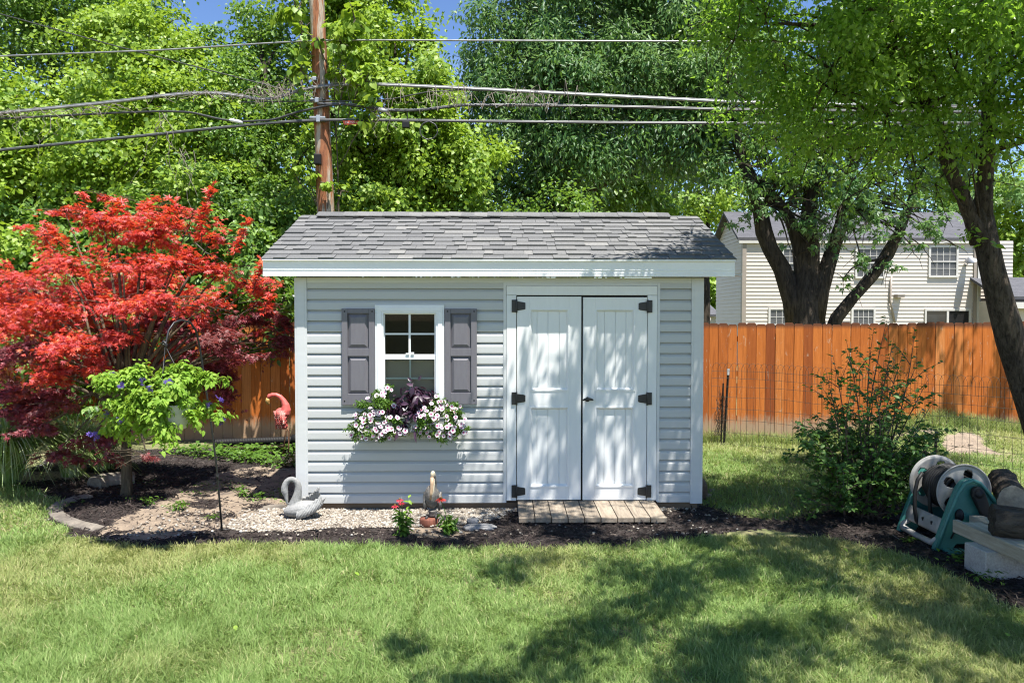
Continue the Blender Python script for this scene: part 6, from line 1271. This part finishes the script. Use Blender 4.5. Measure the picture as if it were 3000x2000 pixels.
near = [(2150, 120, -.7, .5), (2240, 50, -.8, .55), (2300, 190, -.6, .55), (2400, 110, -.7, .55), (2450, 270, -.5, .55), (2300, 330, -.2, .55), (2550, 180, -.6, .6), (2600, 340, -.4, .5), (2700, 140, -.6, .6), (2750, 290, -.5, .55), (2850, 110, -.7, .6), (2900, 290, -.5, .5), (2980, 190, -.7, .6), (2950, 400, -.4, .4), (2240, 420, .2, .4), (2400, 410, .2, .42), (2520, 430, .1, .42), (2650, 440, .1, .36), (2130, 250, -.3, .36), (2780, 450, -.1, .36), (3060, 300, -.7, .6), (2840, 520, -.1, .2), (2330, 500, .4, .22), (2480, 510, .3, .2), (2180, 340, .1, .35), (2090, 60, -.6, .3), (2860, 680, -.15, .12), (2230, 490, .5, .22), (2400, 540, .3, .2), (2560, 520, .2, .22), (2680, 540, .1, .2), (2320, 580, .5, .14), (2740, 540, 0, .2), (2110, 340, .2, .25), (2960, 480, -.2, .22), (2620, 570, .2, .13), (2470, 590, .4, .12), (2620, 60, -.8, .6), (2480, 20, -.9, .6), (2800, 10, -.9, .6), (2960, 30, -.9, .6)]
nb = [pB(px, py, y, r, r*.8) for px, py, y, r in near]
for b in nb:
    b = np.array(b[:3]); s = N_(2650, 240, -.4) if b[0] < N_(2720, 300)[0] else N_(2890, 300, -.15); limb(mb, s*.5+b*.5+rng.normal(size=3)*.1, b, .010, .004, .08, 5, 5)
    for _ in range(4): limb(mb, b, b+sph(1)[0]*.45, .006, .002, .05, 4, 4)
# canopy above the frame that throws the dappled shade
over = []
gq = np.random.default_rng(5); extra = []
for ya in np.arange(-7.4, -.9, .60):
    for xa in np.arange(1.7, 7.4, .62):
        x_, y_ = xa+gq.normal()*.14, ya+gq.normal()*.14; xm = np.interp(-y_, [1, 1.6, 2.5, 4.1, 5.0, 6.6], [2.3, 1.9, 1.7, 2.45, 2.5, 2.4])
        if x_ > xm and fbm(x_*.9+3.3, y_*.9) > .31: extra.append((x_, y_, 5.05+.3*gq.random(), .27+.22*gq.random()))
for (x, y, z, r) in tuple(extra)+((2.7, -1.5, 5.1, .50), (3.2, -1.25, 4.9, .55), (3.9, -1.2, 4.9, .55), (4.6, -1.5, 5.2, .7), (3.3, -2.2, 5.1, .6), (4.1, -2.3, 5.0, .6), (2.5, -2.3, 5.3, .42), (5.2, -2.4, 5.0, .7), (2.9, -3.1, 5.0, .5), (3.8, -3.3, 4.9, .55), (4.7, -3.3, 4.9, .6), (3.2, -4.1, 4.9, .5), (4.3, -4.3, 4.8, .6), (5.4, -4.2, 4.9, .7), (2.6, -4.9, 4.9, .5), (3.6, -5.1, 4.8, .55), (4.9, -5.1, 4.9, .6), (6.0, -3.2, 5.1, .8), (6.3, -1.6, 5.3, .8), (5.6, -.9, 5.2, .6), (3.0, -.95, 4.5, .38), (6.8, -.2, 5.2, .8), (2.2, -4.4, 5.2, .3), (5.2, -6.2, 5, .7), (3.9, -6.2, 5, .6), (7.2, -2.4, 5.4, .9), (2.35, -1.35, 5.0, .3), (4.4, -.6, 5.6, .5), (6.3, .6, 5.2, .7), (7.6, .8, 5.0, .9), (8.5, 2.6, 5.7, .42), (9.2, 2.4, 5.6, .5), (9.9, 2.6, 5.5, .5), (8.0, 1.6, 5.9, .3)): over.append((x, y, z, r, r, r*.62))
for b in over:
    b = np.array(b[:3]); limb(mb, np.array([6.3, -1.6, 4.6])*.25+b*.75+rng.normal(size=3)*.15, b, .012, .004, .05, 5, 5)
    for _ in range(3): limb(mb, b, b+sph(1)[0]*.5*np.array([1, 1, .5]), .007, .003, .05, 4, 4)
for p in ((3.6, -2.2, 5.0), (4.5, -4.2, 4.9), (4.2, -1.2, 5.1), (6.4, -3.4, 5.0), (3.0, -4.3, 5.0)): limb(mb, N_(2880, -300, -.5)*.6+np.array(p)*.4 if False else np.array([6.25, -.6, 4.5]), np.array(p), .03, .008, .08, 7, 7)
mb.build('trunk', M['bark_near'], tn)
near_kw = dict(asp=.58, tpl=T_OVATE, per=16, up=.45, out=.3, rn=.6, droop=.45, shell=.25)
crown('crown', nb, 25000, M['leaf_near'], tn, L=(.030, .066), sub=.45, **near_kw)
crown('overhead_crown', over, 74000, M['leaf_near'], tn, L=(.05, .09), sub=.42, **near_kw)
# drooping twigs with big leaves that catch the light
for px, py, y, n in ((2590, 270, -1.3, 9), (2560, 380, -1.2, 8), (2850, 690, -.4, 9), (2905, 330, -1.0, 12), (2950, 130, -1.2, 14), (2780, 60, -1.2, 12), (2860, 960, -.15, 0)):
    p = N_(px, py, y); k = np.arange(n); 
    if n: leaf_mesh('twig_leaf', T_OVATE, p+np.stack([.028*k, rng.normal(0, .015, n), -.012*k+rng.normal(0, .01, n)], 1), np.array([0, -.5, .6])+.4*sph(n), np.stack([rng.normal(0, .7, n), rng.normal(0, .3, n), rng.normal(-.2, .5, n)], 1), rng.uniform(.06, .09, n), rng.uniform(.035, .05, n), M['leaf_near'], tn)

# ================================================================== neighbour houses
YH = 21.0; ho = thing('neighbour_house', 'two storey pale pink sided neighbour house behind the orange fence', 'house', (*at(2520, 945, YH)[:2], 0))
hx0, hx1 = float(at(2178, 800, YH)[0]), float(at(2868, 800, YH)[0]); hz = float(at(2500, 703, YH)[2]); HD = 3.5
def lap(mb, x0, x1, z0, z1, y, cr=.137):
    z = z0
    while z < z1-1e-4: zt = min(z+cr, z1); mb.add([(x0, y-.022, z), (x1, y-.022, z), (x1, y-.002, zt), (x0, y-.002, zt)], [(0, 1, 2, 3)]); mb.add([(x0, y-.002, z), (x1, y-.002, z), (x1, y-.022, z), (x0, y-.022, z)], [(0, 1, 2, 3)]); z = zt
mb = MB(); lap(mb, hx0, hx1, 0, hz, YH); mb.build('front_wall', M['housesiding'], ho)
mb = MB(); z = 0
while z < hz: mb.add([(hx0-.022, YH+.05, z), (hx0-.022, YH+HD, z), (hx0-.002, YH+HD, min(z+.137, hz)), (hx0-.002, YH+.05, min(z+.137, hz))], [(1, 0, 3, 2)]); z += .137
rz_ = float(at(2500, 632, YH+HD/2)[2])
n = 8
for i in range(n): z = hz+(rz_-hz)*i/n; f0, f1 = .5*i/n, .5*(i+1)/n; mb.add([(hx0-.022, YH+HD*f0, z), (hx0-.022, YH+HD*(1-f0), z), (hx0-.002, YH+HD*(1-f1), z+(rz_-hz)/n), (hx0-.002, YH+HD*f1, z+(rz_-hz)/n)], [(1, 0, 3, 2)])
mb.box(hx0, hx1, YH+.1, YH+HD, 0, hz); mb.build('side_wall', M['housesiding'], ho)
mb = MB(); sl_ = (rz_-hz)/(HD/2); e = .10
for s in (0, 1):
    yA, yB = (YH-e, YH+HD/2) if s == 0 else (YH+HD+e, YH+HD/2); zA = hz-sl_*e+.14; zB = rz_+.14
    P = [(yA, zA), (yB, zB), (yB, zB-.1), (yA, zA-.1)]; mb.xprism(P if s == 0 else P[::-1], hx0-.25, hx1+.2)
mb.build('roof', M['houseroof'], ho)
mb = MB(); mb.box(hx0-.2, hx1+.15, YH-e-.02, YH-e+.03, hz-sl_*e-.07, hz-sl_*e+.02); mb.build('gutter', M['housetrim'], ho); mb = MB(); mb.box(hx0-.2, hx1+.15, YH-e+.03, YH, hz-.1, hz-.06); mb.build('soffit', M['housetrim'], ho)
mb = MB(); mb.box(hx0-.06, hx0+.09, YH-.06, YH+.1, 0, hz-.1); mb.build('corner_trim', M['housebrowntrim'], ho); mb = MB(); mb.box(hx1-.22, hx1-.1, YH-.06, YH+.02, 0, hz-.1); mb.build('corner_trim', M['housebrowntrim'], ho); mb = MB(); mb.box(hx1-.095, hx1+.02, YH-.10, YH+.02, 0, hz-.1); mb.build('downspout', M['housetrim'], ho)
def hwin(a, b, t, q, cols, rows, blind=True, split=True):
    P0, P1 = at(a, t, YH-.03), at(b, q, YH-.03); x0, x1, z1, z0 = P0[0], P1[0], P0[2], P1[2]; fw = .075; y = YH-.06
    mb = MB(); mb.box(x0, x1, y, YH, z1-fw, z1); mb.box(x0, x1, y-.02, YH, z0, z0+fw); mb.box(x0, x0+fw, y, YH, z0+fw, z1-fw); mb.box(x1-fw, x1, y, YH, z0+fw, z1-fw)
    if split: mb.box(x0+fw, x1-fw, y+.005, YH, (z0+z1)/2-.022, (z0+z1)/2+.022)
    wn = mb.build('window', M['housetrim'], ho)
    mb = MB(); mb.box(x0+fw, x1-fw, YH-.026, YH-.022, z0+fw, z1-fw); mb.build('pane', M['houseglass'] if not blind else M['blind'], wn)
    mb = MB()
    for k in range(1, cols): xx = x0+fw+(x1-x0-2*fw)*k/cols; mb.box(xx-.009, xx+.009, YH-.04, YH-.027, z0+fw, z1-fw)
    for k in range(1, rows):
        if split and k*2 == rows: continue
        zz_ = z0+fw+(z1-z0-2*fw)*k/rows; mb.box(x0+fw, x1-fw, YH-.038, YH-.0275, zz_-.009, zz_+.009)
    mb.build('muntin', M['housetrim'], wn)
hwin(2721, 2806, 719, 813, 4, 4); hwin(2506, 2592, 724, 816, 4, 4); hwin(2290, 2374, 724, 818, 4, 4); hwin(2251, 2331, 901, 1000, 4, 4); hwin(2494, 2563, 901, 1000, 4, 4)
P0, P1 = at(2709, 904, YH-.03), at(2839, 1100, YH-.03); mb = MB(); fw = .06; x0, x1, z1 = P0[0], P1[0], P0[2]
mb.box(x0, x1, YH-.07, YH, z1-.08, z1); mb.box(x0, x0+fw, YH-.07, YH, 0, z1-.08); mb.box(x1-fw, x1, YH-.07, YH, 0, z1-.08); mb.box((x0+x1)/2-.04, (x0+x1)/2+.04, YH-.065, YH, 0, z1-.08); sd2 = mb.build('sliding_door', M['housetrim'], ho)
mb = MB(); mb.box(x0+fw, (x0+x1)/2-.04, YH-.03, YH-.025, 0, z1-.08); mb.build('pane', M['houseglass'], sd2); mb = MB(); mb.box((x0+x1)/2+.04, x1-fw, YH-.034, YH-.026, 0, z1-.08); mb.build('screen', M['rubber'], sd2)
mb = MB(); c = at(2633, 865, YH-.1); mb.box(c[0]-.13, c[0]+.13, YH-.28, YH-.02, c[2]-.09, c[2]-.02); mb.box(c[0]-.14, c[0]+.14, YH-.29, YH-.02, c[2]-.015, c[2]+.03); mb.build('wall_lamp', M['housebrowntrim'], ho)
mb = MB(); mb.tube([at(2612, 810, YH-.08), at(2608, 880, YH-.08), at(2622, 945, YH-.08)], .035, 6); mb.build('conduit', M['housebrowntrim'], ho)
ds = thing('satellite_dish', 'grey satellite dish fixed high near the downspout of the pink sided house', 'dish', at(2843, 765, YH-.3)); mb = MB(); c = at(2843, 762, YH-.35); mb.lathe([(.0, .10), (.12, .075), (.22, .03), (.30, -.02), (.305, -.03), (.28, -.02), (.1, .06)], c, 20, ax=[[.5, 0, -.6], [0, 1, .2], [.3, .2, .9]]); mb.build('dish_plate', M['metal'], ds); mb = MB(); mb.tube([c, c+np.array([.05, .35, -.2])], .02, 6); mb.build('arm', M['metal'], ds)
# garage wing
gw = thing('garage_wing', 'low beige garage wing with grey roof at the right edge behind the fence', 'building', (*at(2985, 945, 20)[:2], 0))
gx0 = hx1+.02; mb = MB(); lap(mb, gx0, gx0+1.4, 0, hz, YH+.25); mb.build('siding_wall', M['housesiding'], gw)
g1 = at(2948, 870, 19.4); mb = MB(); mb.box(g1[0], g1[0]+6, 19.7, 23, 0, float(at(2960, 880, 19.7)[2])-.0); mb.build('wall', M['housesiding'], gw)
za, zb2 = float(at(2960, 868, 19.3)[2]), float(at(2960, 812, 20.9)[2]); mb = MB(); mb.xprism([(19.3, za), (21.0, zb2), (21.0, zb2-.1), (19.3, za-.1)], g1[0]-.3, g1[0]+7); mb.build('roof', M['houseroof'], gw)
mb = MB(); mb.box(g1[0]-.3, g1[0]+7, 19.24, 19.3, za-.42, za-.2); mb.build('fascia', M['housetrim'], gw); mb = MB(); mb.box(g1[0]-.3, g1[0]+7, 19.25, 19.32, za-.2, za-.1); mb.build('gutter', M['rubber'], gw)
# small far white house
fh = thing('white_house', 'small distant white house with grey roof between shed and neighbour house', 'house', (*at(2078, 940, 34)[:2], 0)); mb = MB(); a_, b_ = at(2030, 960, 34), at(2097, 918, 34); mb.box(a_[0]-2, b_[0], 34, 39, 0, b_[2]); mb.build('wall', M['housetrim'], fh)
P = at(2060, 884, 36); mb = MB(); mb.xprism([(33.7, b_[2]-.05), (36.5, P[2]), (36.5, P[2]-.12), (33.7, b_[2]-.17)], a_[0]-2, b_[0]+.2); mb.build('roof', M['houseroof'], fh)
mb = MB(); c = at(2057, 905, 37.2); mb.box(c[0]-1.5, c[0]+.15, 37.2, 40, 0, float(at(2057, 855, 37.2)[2])); mb.build('gable_wall', M['housetrim'], fh); mb = MB(); c = at(2068, 872, 37.0); mb.tube([c-np.array([0, 0, .7]), c+np.array([0, 0, .35])], .05, 6); mb.build('vent_pipe', M['housetrim'], fh)
ds2 = thing('satellite_dish', 'white satellite dish on the distant white house', 'dish', at(2068, 940, 33.5)); mb = MB(); c = at(2067, 934, 33.4); mb.lathe([(.0, .10), (.16, .07), (.28, .0), (.285, -.02), (.1, .05)], c, 18, ax=[[1, 0, 0], [0, .3, -.9], [0, .9, .3]]); mb.build('dish_plate', M['housetrim'], ds2)
